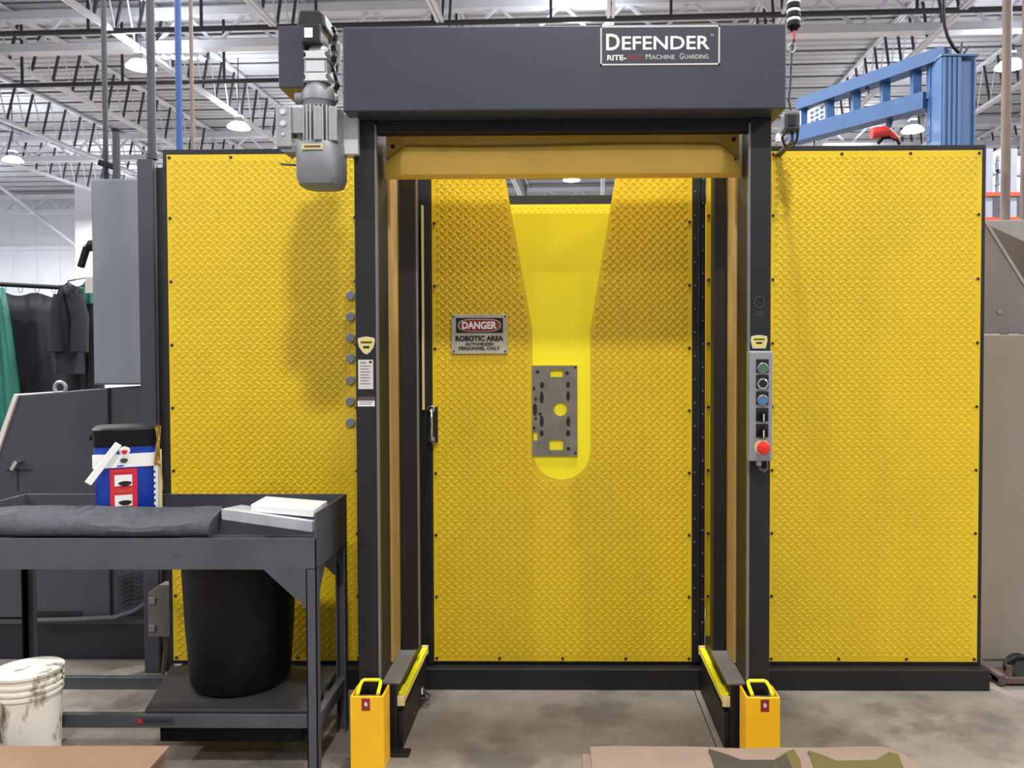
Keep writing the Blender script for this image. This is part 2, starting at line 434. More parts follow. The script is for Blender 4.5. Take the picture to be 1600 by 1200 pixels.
# ------------------------------------------------------------------ guard panels and access door
YW = 3.82
ZT, ZB = 2.553, .118
def plate_bolts(parent, xs, zs, x0, x1, z0, z1):
    for x in xs:
        bolt(parent, x, YW - .001, z0 + .014); bolt(parent, x, YW - .001, z1 - .014)
    for z in zs:
        bolt(parent, x0 + .014, YW - .001, z); bolt(parent, x1 - .014, YW - .001, z)
def frame(x0, x1, z0, z1, y0, y1, wd=.045):
    return [B().box(x0, x0 + wd, y0, y1, z0, z1), B().box(x1 - wd, x1, y0, y1, z0, z1),
            B().box(x0 + wd, x1 - wd, y0, y1, z1 - wd, z1), B().box(x0 + wd, x1 - wd, y0, y1, z0, z0 + wd)]
def guard(x0, x1, label, step, filler):
    t = thing('guard_panel', label, 'guard panel', ((x0 + x1) / 2, YW, .115))
    names = ('frame_post', 'frame_post', 'frame_rail', 'frame_rail')
    for nm, b in zip(names, frame(x0 - .02, x1 + .02, .10, ZT + .026, YW + .004, YW + .05)): b.obj(nm, 'frame', t, .002)
    pl = B().box(x0, x1, YW, YW + .004, ZB, ZT).obj('diamond_plate', 'yellow', t, .0012)
    o = link('raised_lugs', lugs(x0 + .008, x1 - .008, ZB + .008, ZT - .008, YW), pl); o['kind'] = 'stuff'
    n = 3; xs = [x0 + .014 + k * (x1 - x0 - .028) / n for k in range(n + 1)]
    zs = [ZB + .014 + .3027 * k for k in range(1, 8)]
    plate_bolts(t, xs, zs, x0, x1, ZB, ZT)
    fx0, fx1 = filler
    B().box(fx0, fx1, YW, YW + .004, ZB, ZT).obj('filler_strip', 'yellow', t)
    for z in [ZB + .014] + zs:
        bolt(t, fx0 + .012 if fx0 > 0 else fx1 - .012, YW - .001, z)
    return t
gl = guard(ax(265, YW), -.975, 'yellow diamond plate guard panel left of the doorway, behind the work table', 3, (-.965, -.71))
gr = guard(.985, ax(1531, YW), 'yellow diamond plate guard panel right of the doorway, all in plain view', 3, (.683, .975))
# round grey adjuster discs along the left panel's inner edge
for k, py in enumerate((462, 495, 528, 560, 594, 627, 660)):
    p = at(548, py, YW)
    B().cyl((p.x, YW - .012, p.z), (p.x, YW + .001, p.z), .022, n=18).obj('round_disc', 'strip', gl, .002, label='round grey metal disc')

# base beam under all panels
o = B().box(-1.85, 2.015, 3.765, 3.885, .002, .1).obj('base_beam', 'frame', None, .004)
tag(o, 'long black steel beam on the floor carrying the yellow panels', 'beam')

# centre door
DX0, DX1 = ax(676, YW), ax(1081, YW)
door = thing('access_door', 'yellow diamond plate access door framed by the black doorway', 'door', (0, YW, .1))
kx = lambda px, py: at(px, py, YW).x
kz = lambda py: at(876, py, YW).z
zt1, zk = kz(275), kz(515)
sl = (kx(789, 275) - kx(832, 515)) / (zt1 - zk); sr = (kx(962, 275) - kx(922, 515)) / (zt1 - zk)
xl0, xr0 = kx(832, 515), kx(922, 515)
LX = lambda z: xl0 + sl * (z - zk); RX = lambda z: xr0 + sr * (z - zk)
rc = (xr0 - xl0) / 2; xc = (xr0 + xl0) / 2; zc = kz(749) + rc
arc = [(xc + rc * math.cos(t), zc + rc * math.sin(t)) for t in np.linspace(math.pi, 2 * math.pi, 21)]
outline = [(DX0, ZB), (DX1, ZB), (DX1, ZT), (RX(ZT), ZT), (xr0, zk)] + arc[::-1] + [(xl0, zk), (LX(ZT), ZT), (DX0, ZT)]
pl = B().prism(outline, YW, YW + .004).obj('diamond_plate', 'yellow', door)
def in_hole(x, z, mg=.016):
    if z > zk: return LX(z) - mg < x < RX(z) + mg
    if z > zc: return xl0 - mg < x < xr0 + mg
    return (x - xc) ** 2 + (z - zc) ** 2 < (rc + mg) ** 2
o = link('raised_lugs', lugs(DX0 + .008, DX1 - .008, ZB + .008, ZT - .008, YW, in_hole), pl); o['kind'] = 'stuff'
zf = kz(333)
infill = [(LX(zf) - .0, zf), (xl0, zk)] + arc + [(xr0, zk), (RX(zf), zf)]
B().prism(infill, YW + .0005, YW + .006).obj('smooth_infill_plate', 'bright', door, label='smooth bright yellow keyhole shaped plate')
for nm, b in zip(('frame_post', 'frame_post', 'frame_rail', 'frame_rail'), frame(DX0 - .05, DX1 + .055, .104, ZT + .026, YW + .006, YW + .05, .06)):
    b.obj(nm, 'frame', door, .002)
B().box(DX0 - .062, DX0 - .004, YW - .012, YW + .01, .106, ZT).obj('lock_stile', 'frame', door, .003)
n = 4
for k in range(n + 1): bolt(door, DX0 + .012 + k * (DX1 - DX0 - .024) / n, YW - .001, ZB + .014)
for k in range(1, 9):
    for x in (DX0 + .012, DX1 - .012):
        if k != 7 or True: bolt(door, x, YW - .001, ZB + .014 + .2985 * k)
hg = B().box(DX1 + .002, DX1 + .03, YW - .012, YW + .006, .12, ZT).cyl((DX1 + .033, YW - .008, .12), (DX1 + .033, YW - .008, ZT), .008, n=10).box(DX1 + .036, DX1 + .062, YW - .010, YW + .006, .12, ZT).obj('piano_hinge', 'frame', door)
sm = B().cyl((0, -.003, 0), (0, .003, 0), .0042, n=8).mesh('screw', 'strip')
for k in range(21):
    for dx, dz in ((.012, 0.055), (.05, 0)):
        o = link('screw', sm, hg); o.location = (DX1 + dx, YW - .012, .2 + k * .111 + dz)
# chrome pull
hx, hz0, hz1 = ax(673, 3.76), az(693, 3.76), az(636, 3.76)
hd = B().tube([(hx, 3.80, hz1 - .014), (hx, 3.765, hz1 - .016), (hx + .002, 3.755, hz1 - .035), (hx + .003, 3.753, (hz0 + hz1) / 2), (hx + .002, 3.755, hz0 + .035), (hx, 3.765, hz0 + .016), (hx, 3.80, hz0 + .014)], .0075, 10).obj('pull_handle', 'chrome', door, smooth=True, label='chrome pull handle')
B().box(hx - .02, hx + .026, 3.80, 3.8075, hz0 + .0, hz1).obj('back_plate', 'ink', hd, .002)
for z in (hz1 - .012, hz0 + .012):
    B().cyl((hx - .004, 3.80, z), (hx - .004, 3.785, z), .018, n=16).obj('mount', 'chrome', hd, .002, True)

# danger sign
s0, s1 = at(706, 553, YW), at(793, 491, YW)
sg = thing('danger_sign', 'metal danger sign screwed to the yellow door, left of the keyhole', 'sign', (s0.x, YW, s0.z))
ys = YW - .008
B().box(s0.x, s1.x, ys, ys + .004, s0.z, s1.z).obj('sign_board', 'signplate', sg, .001)
W, H = s1.x - s0.x, s1.z - s0.z
B().box(s0.x + .08 * W, s1.x - .08 * W, ys - .0006, ys, s1.z - .47 * H, s1.z - .09 * H).obj('header_field', 'ink', sg)
ell = [(s0.x + W / 2 + .385 * W * math.copysign(abs(math.cos(t)) ** .55, math.cos(t)), s1.z - .28 * H + .165 * H * math.copysign(abs(math.sin(t)) ** .8, math.sin(t))) for t in np.linspace(0, 2 * math.pi, 33)[:-1]]
B().prism(ell, ys - .0012, ys - .0005).obj('oval_border', 'signplate', sg)
ell2 = [(s0.x + W / 2 + (x - s0.x - W / 2) * .95, s1.z - .28 * H + (z - s1.z + .28 * H) * .88) for x, z in ell]
B().prism(ell2, ys - .0016, ys - .001).obj('oval', 'signred', sg)
text('lettering', 'DANGER', 'white', sg, s0.x + .19 * W, s1.x - .19 * W, s1.z - .375 * H, s1.z - .185 * H, ys - .0016, .035)
text('lettering', 'ROBOTIC AREA', 'ink', sg, s0.x + .07 * W, s1.x - .07 * W, s1.z - .68 * H, s1.z - .54 * H, ys, .055)
text('lettering', 'AUTHORIZED', 'ink', sg, s0.x + .24 * W, s1.x - .24 * W, s1.z - .79 * H, s1.z - .715 * H, ys, .04)
text('lettering', 'PERSONNEL ONLY', 'ink', sg, s0.x + .13 * W, s1.x - .13 * W, s1.z - .905 * H, s1.z - .815 * H, ys, .04)
for x in (s0.x + .04 * W, s1.x - .04 * W):
    for z in (s0.z + .06 * H, s1.z - .06 * H):
        B().cyl((x, ys - .002, z), (x, ys, z), .0045, n=10).obj('screw', 'bolt', sg)

# grey tool plate lying against the keyhole plate
g0, g1 = at(832, 712, YW), at(902, 571, YW)
tp = thing('tool_plate', 'grey slotted metal plate fixed on the bright yellow keyhole', 'plate', (g0.x, YW, g0.z))
def rectpts(a, b, c, d): A, C = at(a, d, YW), at(c, b, YW); return [(A.x, A.z), (C.x, A.z), (C.x, C.z), (A.x, C.z)]
import bmesh
def plate_with_holes(name, outer, holes, y0, y1, m, parent):
    bm = bmesh.new(); allv = []
    for loop in [outer] + holes:
        vs = [bm.verts.new((x, y0, z)) for x, z in loop]
        for i in range(len(vs)): bm.edges.new((vs[i], vs[(i + 1) % len(vs)]))
    bmesh.ops.triangle_fill(bm, edges=bm.edges[:], use_beauty=True, use_dissolve=False)
    r = bmesh.ops.extrude_face_region(bm, geom=bm.faces[:])
    for v in [g for g in r['geom'] if isinstance(g, bmesh.types.BMVert)]: v.co.y = y1
    bmesh.ops.recalc_face_normals(bm, faces=bm.faces)
    me = bpy.data.meshes.new(name); bm.to_mesh(me); bm.free(); me.materials.append(M[m]); return link(name, me, parent)
ph = at(875.5, 639, YW)
circ = [(ph.x + .033 * math.cos(t), ph.z + .033 * math.sin(t)) for t in np.linspace(0, 2 * math.pi, 17)[:-1]]
plate_with_holes('plate', [(g0.x, g0.z), (g1.x, g0.z), (g1.x, g1.z), (g0.x, g1.z)],
                 [rectpts(860, 578, 880, 589), rectpts(858.5, 687, 881, 703), circ, rectpts(833.5, 674, 840, 688)], YW - .009, YW - .001, 'greyplate', tp)
for px, py, rx, rz in ((847, 602, 3.2, 5), (846.5, 621, 3.2, 10), (846.5, 658, 3.2, 9), (846.5, 677, 3, 5), (887.5, 601, 3, 5), (887.5, 619, 3, 8), (888, 659, 3.2, 8), (887.5, 677, 3.4, 5), (836, 640, 3.5, 10), (834.5, 607, 2, 3), (837, 623, 2, 3), (844, 647, 2.6, 2.6), (837, 654, 2, 2.6), (834.5, 669, 2, 3), (840, 581, 3, 3), (886, 583, 3, 3), (888, 701, 3, 3), (899, 574, 2, 2), (899, 708, 2, 2)):
    p = at(px, py, YW - .009); s_ = (YW / F)
    poly = [(p.x + rx * s_ * math.cos(t), p.z + rz * s_ * math.sin(t)) for t in np.linspace(0, 2 * math.pi, 13)[:-1]]
    B().prism(poly, YW - .0096, YW - .0086).obj('slot', 'ink', tp)
for px in (856, 880):
    a, b = at(px, 705, YW), at(px + 2, 577, YW)
    B().box(a.x, b.x, YW - .011, YW - .008, a.z, a.z + .05).box(a.x, b.x, YW - .011, YW - .008, b.z - .04, b.z).obj('rib', 'greyplate', tp)

# rear panel of the robot cell, seen through the keyhole's open top
YR = 4.86
rp = thing('rear_guard_panel', 'yellow diamond plate rear panel glimpsed through the keyhole top', 'guard panel', (0, YR, 0))
B().box(-.98, .98, YR, YR + .05, 2.507, 2.56).obj('frame_rail', 'frame', rp)
for x in (-.98, .94): B().box(x, x + .04, YR, YR + .05, 0, 2.49).obj('frame_post', 'frame', rp)
pl = B().box(-.94, .94, YR, YR + .004, .05, 2.506).obj('diamond_plate', 'yellow', rp)
o = link('raised_lugs', lugs(-.6, .6, 2.1, 2.512, YR), pl); o['kind'] = 'stuff'

# ------------------------------------------------------------------ roll-up doorway
YF = 3.13
dw = thing('rollup_doorway', 'charcoal roll-up door frame with header box and amber curtain', 'doorway', (0, YF, 0))
XI, XO = .727, .812
HZ0, HZ1 = az(172, 3.02), az(39, 3.02)
hx0, hx1 = ax(535, 3.02, 100), ax(1229, 3.02, 100)
hdr = B().prism_x([(3.02, HZ0), (3.30, HZ0), (3.30, HZ1), (3.02, HZ1)], hx0, hx1).obj('header_box', 'header', dw, .006)
B().box(-XI, XI, YF + .012, YF + .065, az(206, YF + .012), HZ0).obj('lintel', 'frame', dw, .003)
for s in (-1, 1):
    p = B().box(s * XI, s * XO, YF, YF + .215, .012, HZ0).obj('post', 'black', dw, .004)
    B().box(s * (XI - .004), s * (XI + .003), YF - .003, YF + .02, .3, HZ0 - .02).obj('edge_strip', 'strip', p)
    B().box(s * (XI - .115), s * XO, YF - .01, YF + .045, 0, .012).obj('foot_plate', 'frame', p, .002)
    B().box(s * (XI - .004), s * (XI + .012), YF + .24, YF + .39, .285, HZ0 + .02).obj('side_vinyl', 'tan', dw)
    B().box(s * (XI + .013), s * (XI + .06), YF + .2, 3.815, .0, HZ0).obj('side_wall', 'frame', dw)
    xi_ = .645 if s < 0 else .664
    c = B().box(s * xi_, s * .7165, 3.523, 3.60, .283, 2.52).obj('inner_column', 'frame', dw, .003)
    if s < 0: B().box(s * .638, s * .645, 3.53, 3.536, .3, 2.5).obj('gap_light_edge', 'strip', c)  # pale strip stands in for light showing through the gap beside the column
    B().box(s * .669, s * (XI + .012), YF + .216, 3.74, 0, .272).box(s * .669, s * (XI - .002), YF + .04, YF + .216, 0, .272).box(s * .648, s * .669, YF + .06, 3.74, 0, .15).obj('base_housing', 'frame', dw, .003)
    B().box(s * .655, s * (XI + .0), YF + .045, 3.522, .272, .282).obj('ledge_plate', 'grey_ledge', dw, .001)
# cream strip standing in for light through the left jamb's gap
B().box(ax(660, 3.78), ax(662.5, 3.78), 3.775, 3.80, az(640, 3.78), 2.3).obj('gap_light_strip', 'cream', dw)
# amber curtain: flat hem that swells round the bottom bar between its end tabs
cb = B(); xs = [-.716, -.70, -.66, -.63, -.60] + list(np.linspace(-.5, .5, 9)) + [.60, .63, .66, .70, .718]
rows = []
zt, zb_, zm = 2.515, az(277, 3.25), az(229, 3.25)
for x in xs:
    d_ = min(x + .716, .718 - x); e = .45 + .55 * min(1, d_ / .09); t_e = min(1, max(0, (d_ - .006) / .075))
    zt_b = zm - .052 * (1 - t_e) + .004 * math.sin(x * 5)
    y0 = 3.272
    prof = [(y0, zt), (y0, zt_b + .02), (y0 - .012 * e, zt_b + .006), (y0 - .05 * e, zt_b - .006), (y0 - .062 * e, zt_b - .03), (y0 - .062 * e, zb_ + .03), (y0 - .05 * e, zb_ + .008), (y0 - .02 * e, zb_ + .004 * t_e - .002), (y0 + .004, zb_), (y0 + .006, zt)]
    rows.append([(x, yy, zz + (.004 if e < .5 else 0) * math.sin(40 * x)) for yy, zz in prof])
n = len(rows[0])
vs = [p for r_ in rows for p in r_]
fs = [(i * n + k, i * n + (k + 1) % n, (i + 1) * n + (k + 1) % n, (i + 1) * n + k) for i in range(len(rows) - 1) for k in range(n)]
fs += [tuple(range(n)), tuple(range((len(rows)) * n - 1, (len(rows) - 1) * n - 1, -1))]
cb.add(vs, fs); cur = cb.obj('amber_curtain', 'amber', dw, smooth=True)
for px, py in ((613, 228), (615, 262), (1147, 217), (1146, 251)):
    p = at(px, py, 3.26)
    B().cyl((p.x, 3.238 if py > 240 else 3.264, p.z), (p.x, 3.272, p.z), .008, n=12).obj('grommet', 'bolt', cur)
# name plate
YN = 3.0185
a, b = at(938, 100, YN), at(1125, 39.5, YN)
zs_, ze_ = HZ1 - .152, HZ1 - .006
npl = B().box(a.x, b.x, YN, 3.0205, zs_, ze_).obj('name_plate', 'header', dw)
t_ = .006
B().box(a.x, b.x, YN - .001, YN, ze_ - t_, ze_).box(a.x, b.x, YN - .001, YN, zs_, zs_ + t_).box(a.x, a.x + t_, YN - .001, YN, zs_, ze_).box(b.x - t_, b.x, YN - .001, YN, zs_, ze_).obj('border', 'offwhite', npl)
hh = ze_ - zs_
zb1 = ze_ - .615 * hh
x0_, x1_ = ax(947, YN, 60), ax(1109, YN, 60)
dwid = (x1_ - x0_) * .132
text('lettering', 'D', 'white', npl, x0_, x0_ + dwid, zb1, zb1 + .42 * hh, YN, .02)
text('lettering', 'EFENDER', 'white', npl, x0_ + dwid + .008, x1_, zb1 + .01 * hh, zb1 + .35 * hh, YN, .015)
text('lettering', 'TM', 'offwhite', npl, x1_ + .003, x1_ + .014, zb1 + .34 * hh, zb1 + .4 * hh, YN)
zb2 = ze_ - .87 * hh
text('lettering', 'RITE-', 'white', npl, x0_ + .004, x0_ + .075, zb2, zb2 + .135 * hh, YN, .03)
text('lettering', 'HITE', 'signred', npl, x0_ + .078, x0_ + .135, zb2, zb2 + .135 * hh, YN, .02)
text('lettering', 'M', 'offwhite', npl, x0_ + .148, x0_ + .166, zb2 + .02 * hh, zb2 + .155 * hh, YN)
text('lettering', 'ACHINE', 'offwhite', npl, x0_ + .169, x0_ + .256, zb2 + .02 * hh, zb2 + .13 * hh, YN)
text('lettering', 'G', 'offwhite', npl, x0_ + .274, x0_ + .289, zb2 + .02 * hh, zb2 + .165 * hh, YN)
text('lettering', 'UARDING', 'offwhite', npl, x0_ + .293, x1_ - .005, zb2 + .025 * hh, zb2 + .135 * hh, YN)
# stickers on the posts
def shield(cx_, cz_, wd, h, squat=False):
    if squat: poly = [(-.38, -.5), (.38, -.5), (.5, .1), (.46, .42), (.1, .5), (-.1, .5), (-.46, .42), (-.5, .1)]
    else: poly = [(0, -.5), (.2, -.38), (.42, -.08), (.5, .3), (.46, .42), (.1, .5), (-.1, .5), (-.46, .42), (-.5, .3), (-.42, -.08), (-.2, -.38)]
    st = B().prism([(cx_ + x * wd, cz_ + z * h) for x, z in poly], YF - .0012, YF).obj('shield_sticker', 'offwhite', dw, label='yellow shield shaped sticker')
    B().prism([(cx_ + x * wd * .86, cz_ + z * h * .86) for x, z in poly], YF - .0018, YF - .0012).obj('shield_face', 'shield', st)
    B().box(cx_ - .32 * wd, cx_ + .32 * wd, YF - .0022, YF - .0018, cz_ + .12 * h, cz_ + .24 * h).obj('print', 'camo_olive', st)
    B().box(cx_ - .18 * wd, cx_ + .18 * wd, YF - .0022, YF - .0018, cz_ - .16 * h, cz_ - .02 * h).obj('print', 'ink', st)
p = at(572.5, 540, YF); shield(p.x, p.z, .068, .07)
p = at(1186, 534, YF); shield(p.x, p.z, .066, .052, True)
def sticker(px0, py0, px1, py1, m, bars, label):
    a, b = at(px0, py1, YF), at(px1, py0, YF)
    st = B().box(a.x, b.x, YF - .001, YF, a.z, b.z).obj('label_sticker', m, dw, label=label)
    for (u0, v0, u1, v1, mm) in bars:
        B().box(a.x + u0 * (b.x - a.x), a.x + u1 * (b.x - a.x), YF - .0016, YF - .001, b.z - v1 * (b.z - a.z), b.z - v0 * (b.z - a.z)).obj('print', mm, st)
sticker(560, 562, 583, 608, 'offwhite', [(.15, .08, .55, .12, 'strip'), (.75, .04, .9, .12, 'ink')] + [(.15, .2 + .1 * k, .8 - .1 * (k % 2), .23 + .1 * k, 'strip') for k in range(7)], 'white data plate sticker')
sticker(559, 620, 585.5, 635, 'white', [(0, 0, 1, .4, 'rust'), (.1, .5, .9, .58, 'strip'), (.1, .7, .8, .78, 'strip')], 'orange and white warning sticker')
# small grey round emblem above the control box
p = at(1186, 473, YF)
B().tube([(p.x + .02 * math.cos(t), YF - .002, p.z + .022 * math.sin(t)) for t in np.linspace(0, 2 * math.pi, 19)[:-1]], .0022, 6, True).box(p.x - .017, p.x + .018, YF - .0012, YF, p.z - .05, p.z - .044).box(p.x - .012, p.x + .012, YF - .0012, YF, p.z - .039, p.z - .034).obj('round_emblem', 'pipe', dw)

# header fittings: yellow light-curtain bars
for s, lab in ((-1, 'yellow sensor bar low on the left inside of the doorway'), (1, 'yellow sensor bar low on the right inside of the doorway')):
    t = thing('light_curtain_bar', lab, 'sensor bar', (s * .64, 3.2, .0))
    x0, x1 = (.606, .645)
    B().box(s * .641, s * .668, 3.19, 3.735, .185, .216).obj('bar_body', 'lime', t, .004)
    B().box(s * .6395, s * .641, 3.2, 3.72, .19, .198).obj('lens_strip', 'cream', t)
    for yy in (3.175, 3.735): B().box(s * .638, s * .668, yy, yy + .016, .181, .221).obj('end_bracket', 'cream', t, .002)
    B().box(s * .646, s * .668, 3.2, 3.28, .216, .229).obj('mount_block', 'lime', t, .003)

# post guards
for s, x0, x1, lab in ((-1, ax(547, 3.0, 1120), ax(599, 3.0, 1120), 'yellow steel post guard at the foot of the left door post'), (1, ax(1166, 3.0, 1120), ax(1219, 3.0, 1120), 'yellow steel post guard at the foot of the right door post')):
    t = thing('post_guard', lab, 'post guard', ((x0 + x1) / 2, 3.05, 0))
    zt_ = az(1089, 3.0)
    B().box(x0, x1, 3.0, 3.008, 0, zt_).box(x0, x0 + .008, 3.008, 3.115, 0, zt_).box(x1 - .008, x1, 3.008, 3.115, 0, zt_).obj('channel', 'safety', t, .003)
    B().box(x0 + .01, x1 - .01, 3.01, 3.10, zt_ - .05, zt_ - .035).obj('inner_plate', 'taupe', t)
    xm = (x0 + x1) / 2 - .002
    ring = [(xm - .036, 3.012, zt_ + .004), (xm - .038, 3.06, zt_ + .018), (xm - .036, 3.085, zt_ + .024), (xm - .028, 3.092, zt_ + .026), (xm + .028, 3.092, zt_ + .026), (xm + .036, 3.085, zt_ + .024), (xm + .04, 3.06, zt_ + .018), (xm + .042, 3.012, zt_ + .004)]
    B().tube(ring, .007, 8).obj('lift_loop', 'lime', t, smooth=True)
    cx_ = xm + (-.001 if s < 0 else .008)
    B().box(cx_ - .016, cx_ + .016, 2.9985, 3.0, zt_ - .054, zt_ - .008).obj('red_sticker', 'signred', t)
    B().prism([(cx_ - .004, zt_ - .037), (cx_ + .006, zt_ - .037), (cx_ + .007, zt_ - .028), (cx_, zt_ - .019), (cx_ - .006, zt_ - .026)], 2.998, 2.9985).obj('sticker_mark', 'offwhite', t)

# ------------------------------------------------------------------ push-button station
YC = 3.075
a, b = at(1170, 721, YC), at(1208, 548, YC)
cs = thing('control_station', 'grey push-button box with red mushroom stop on right post', 'control box', ((a.x + b.x) / 2, YC, a.z))
B().box(a.x, b.x, YC, YF - .003, a.z, b.z).obj('enclosure', 'ctrl', cs, .008)
xm = ax(1191, YC)
def op(py, kind):
    z = az(py, YC, 1191); hw = .024
    if kind != 'stop':
        B().box(xm - hw, xm + hw, YC - .003, YC, z - .018, z + .034).obj('legend_plate', 'ink', cs, .002)
    if kind in ('green', 'black', 'blue'):
        r = B().lathe((0, 0, 0), [(.021, 0), (.021, .008), (.016, .010), (.015, .006)], 20)
        r.v = [(xm + x, YC - .003 - zz, z + y) for x, y, zz in r.v]; r.obj('bezel', 'chrome' if kind == 'black' else 'strip', cs, smooth=True)
        B().cyl((xm, YC - .003, z), (xm, YC - .010, z), .0155, .0145, 20).obj('button', {'green': 'green_btn', 'black': 'ink', 'blue': 'blue_btn'}[kind], cs, smooth=True)
    elif kind == 'select':
        B().cyl((xm, YC - .003, z), (xm, YC - .012, z), .02, .018, 20).obj('selector_dial', 'can', cs, smooth=True)
        B().box(xm - .005, xm + .005, YC - .026, YC - .012, z - .018, z + .018).obj('selector_lever', 'can', cs, .001)
        B().box(xm - .0018, xm + .0018, YC - .0268, YC - .026, z - .016, z + .012).obj('pointer', 'white', cs)
    else:
        B().cyl((xm, YC, z), (xm, YC - .003, z), .0295, n=24).obj('stop_ring', 'cream', cs)
        r = B().lathe((0, 0, 0), [(.012, 0), (.012, .018), (.0245, .020), (.0255, .028), (.022, .036), (.01, .04), (.002, .041)], 24)
        r.v = [(xm + x, YC - zz, z + y) for x, y, zz in r.v]; r.obj('stop_button', 'red_btn', cs, smooth=True)
for py, k in ((575, 'green'), (599.5, 'black'), (625, 'blue'), (651, 'select'), (676, 'select'), (699, 'stop')): op(py, k)
z = a.z
B().cyl((xm - .006, YC + .025, z + .002), (xm - .006, YC + .025, z - .018), .011, n=12).obj('cable_gland', 'alu', cs)
B().tube([(xm - .006, YC + .025, z - .015), (xm - .002, YC + .02, z - .034), (xm + .014, YC + .02, z - .042), (xm + .027, YC + .03, z - .032), (xm + .03, YC + .05, z - .008)], .006, 8).obj('cable', 'conduit', cs, smooth=True)

# ------------------------------------------------------------------ drive motor beside the header
YM = 3.05
X = lambda px, py=120: at(px, py, YM).x
Z = lambda py, px=490: at(px, py, YM).z
cx_ = X(495)
mt = thing('gear_motor', 'grey gear motor hanging off the left end of the header', 'motor', (cx_, YM, Z(290)))
B().box(X(432), X(474), YM + .02, YM + .22, Z(134), Z(36)).obj('chain_cover', 'header', mt, .004)
B().prism([(X(459), Z(38)), (X(506), Z(38)), (X(503), Z(14)), (X(496), Z(9.5)), (X(464), Z(9.5)), (X(462), Z(20))], YM + .03, YM + .2).obj('encoder_cover', 'black', mt, .008)
B().box(X(473), X(502), YM - .01, YM + .1, Z(68), Z(38)).obj('limit_switch', 'ink', mt, .005)
B().box(X(477.5), X(490.5), YM - .012, YM - .01, Z(60.5), Z(45)).obj('white_label', 'white', mt)
rg = (X(512) - X(474)) / 2; gx = X(493)
def lathe_m(px, prof, name, m, n=28, dy=0.05, **kw):
    zz0 = Z(290); return B().lathe((X(px), YM + dy, 0), [(r, Z(py)) for r, py in prof], n).obj(name, m, mt, smooth=True, **kw)
lathe_m(492, [(.034, 80), (.04, 74), (.034, 67)], 'gear_neck', 'alu')
B().prism([(X(473), Z(91)), (X(478), Z(88)), (X(478), Z(82.5)), (X(473), Z(79)), (X(512), Z(79)), (X(508), Z(82.5)), (X(508), Z(88)), (X(512), Z(91))], YM - .002, YM + .1).obj('gear_flange', 'alu_light', mt, .002)
B().prism([(X(473), Z(126)), (X(477), Z(123)), (X(477), Z(118)), (X(474), Z(114)), (X(512), Z(114)), (X(509), Z(118)), (X(509), Z(123)), (X(513), Z(126))], YM - .002, YM + .1).obj('gear_flange', 'alu_light', mt, .002)
B().box(X(474.5), X(510.5), YM + .006, YM + .095, Z(114), Z(91)).obj('gear_case', 'alu', mt, .004)
B().box(X(478), X(507), YM + .002, YM + .006, Z(111), Z(94)).obj('rating_plate', 'alu_light', mt, .001)
lathe_m(492, [(.05, 166), (.06, 164), (.062, 156), (.066, 154), (.064, 140), (.052, 131), (.046, 126)], 'gear_bell', 'motor')
B().cyl((X(458), YM + .03, Z(150)), (X(470), YM + .03, Z(150)), .022, n=16).obj('vent_cap', 'motor', mt, smooth=True)
lathe_m(494, [(.058, 226), (.058, 165)], 'motor_core', 'can')
fm = B()
for k in range(22):
    t = math.pi + math.pi * (k - 2) / 18
    c_, s_ = math.cos(t), math.sin(t)
    p0 = Vector((X(495) + .056 * c_, YM + .05 + .056 * s_, Z(225))); p1 = Vector((X(495) + .088 * c_, YM + .05 + .088 * s_, Z(225)))
    m0 = (p0 + p1) / 2; d = (p1 - p0).normalized(); nrm = Vector((-d.y, d.x, 0)) * .003
    if k in (5, 6, 7): continue
    zt_ = Z(167)
    vs = [p0 - nrm, p1 - nrm, p1 + nrm, p0 + nrm]
    vs = vs + [Vector((v.x, v.y, zt_)) for v in vs]
    fm.add(vs, [(0, 3, 2, 1), (4, 5, 6, 7), (0, 1, 5, 4), (1, 2, 6, 5), (2, 3, 7, 6), (3, 0, 4, 7)])
fm.obj('cooling_fins', 'alu', mt)
B().box(X(516), X(529), YM - .03, YM + .02, Z(223), Z(170)).obj('foot_rail', 'alu', mt, .003)
B().box(X(495.5), X(506), YM - .045, YM + .01, Z(223), Z(171)).obj('foot_rail', 'alu', mt, .003)
tb = B().box(X(431), X(455), YM - .01, YM + .09, Z(230), Z(166)).obj('terminal_box', 'alu', mt, .004)
B().box(X(455), X(474), YM + .0, YM + .08, Z(208), Z(167)).obj('box_neck', 'alu', tb, .003)
B().prism([(X(433), Z(230)), (X(440), Z(237)), (X(468), Z(237)), (X(468), Z(230))], YM, YM + .08).obj('box_base', 'motor', tb)
for py, r in ((176, .0105), (194, .0105), (211, .005)):
    B().cyl((X(443), YM - .016, Z(py)), (X(443), YM - .009, Z(py)), r, n=14).obj('plug', 'alu_light', tb, smooth=True)
B().lathe((X(495.5), YM + .05, 0), [(.066, Z(290)), (.078, Z(288)), (.088, Z(276)), (.089, Z(228)), (.084, Z(223)), (.06, Z(222))], 36, sq=3.2).obj('fan_cover', 'motor', mt, smooth=True)
B().box(X(476), X(508), YM - .0435, YM - .038, Z(238), Z(229)).obj('maker_label', 'cream', mt)
B().box(X(480), X(505), YM - .044, YM - .0435, Z(235), Z(232)).obj('label_print', 'rust', mt)
B().beam(at(441, 257, YM + .1), at(462, 258, YM + .05), .02, .006).obj('pull_lever', 'conduit', mt)
B().box(X(530), X(553), YM + .05, YM + .12, Z(236), Z(172)).obj('mount_bracket', 'alu_light', mt, .003)
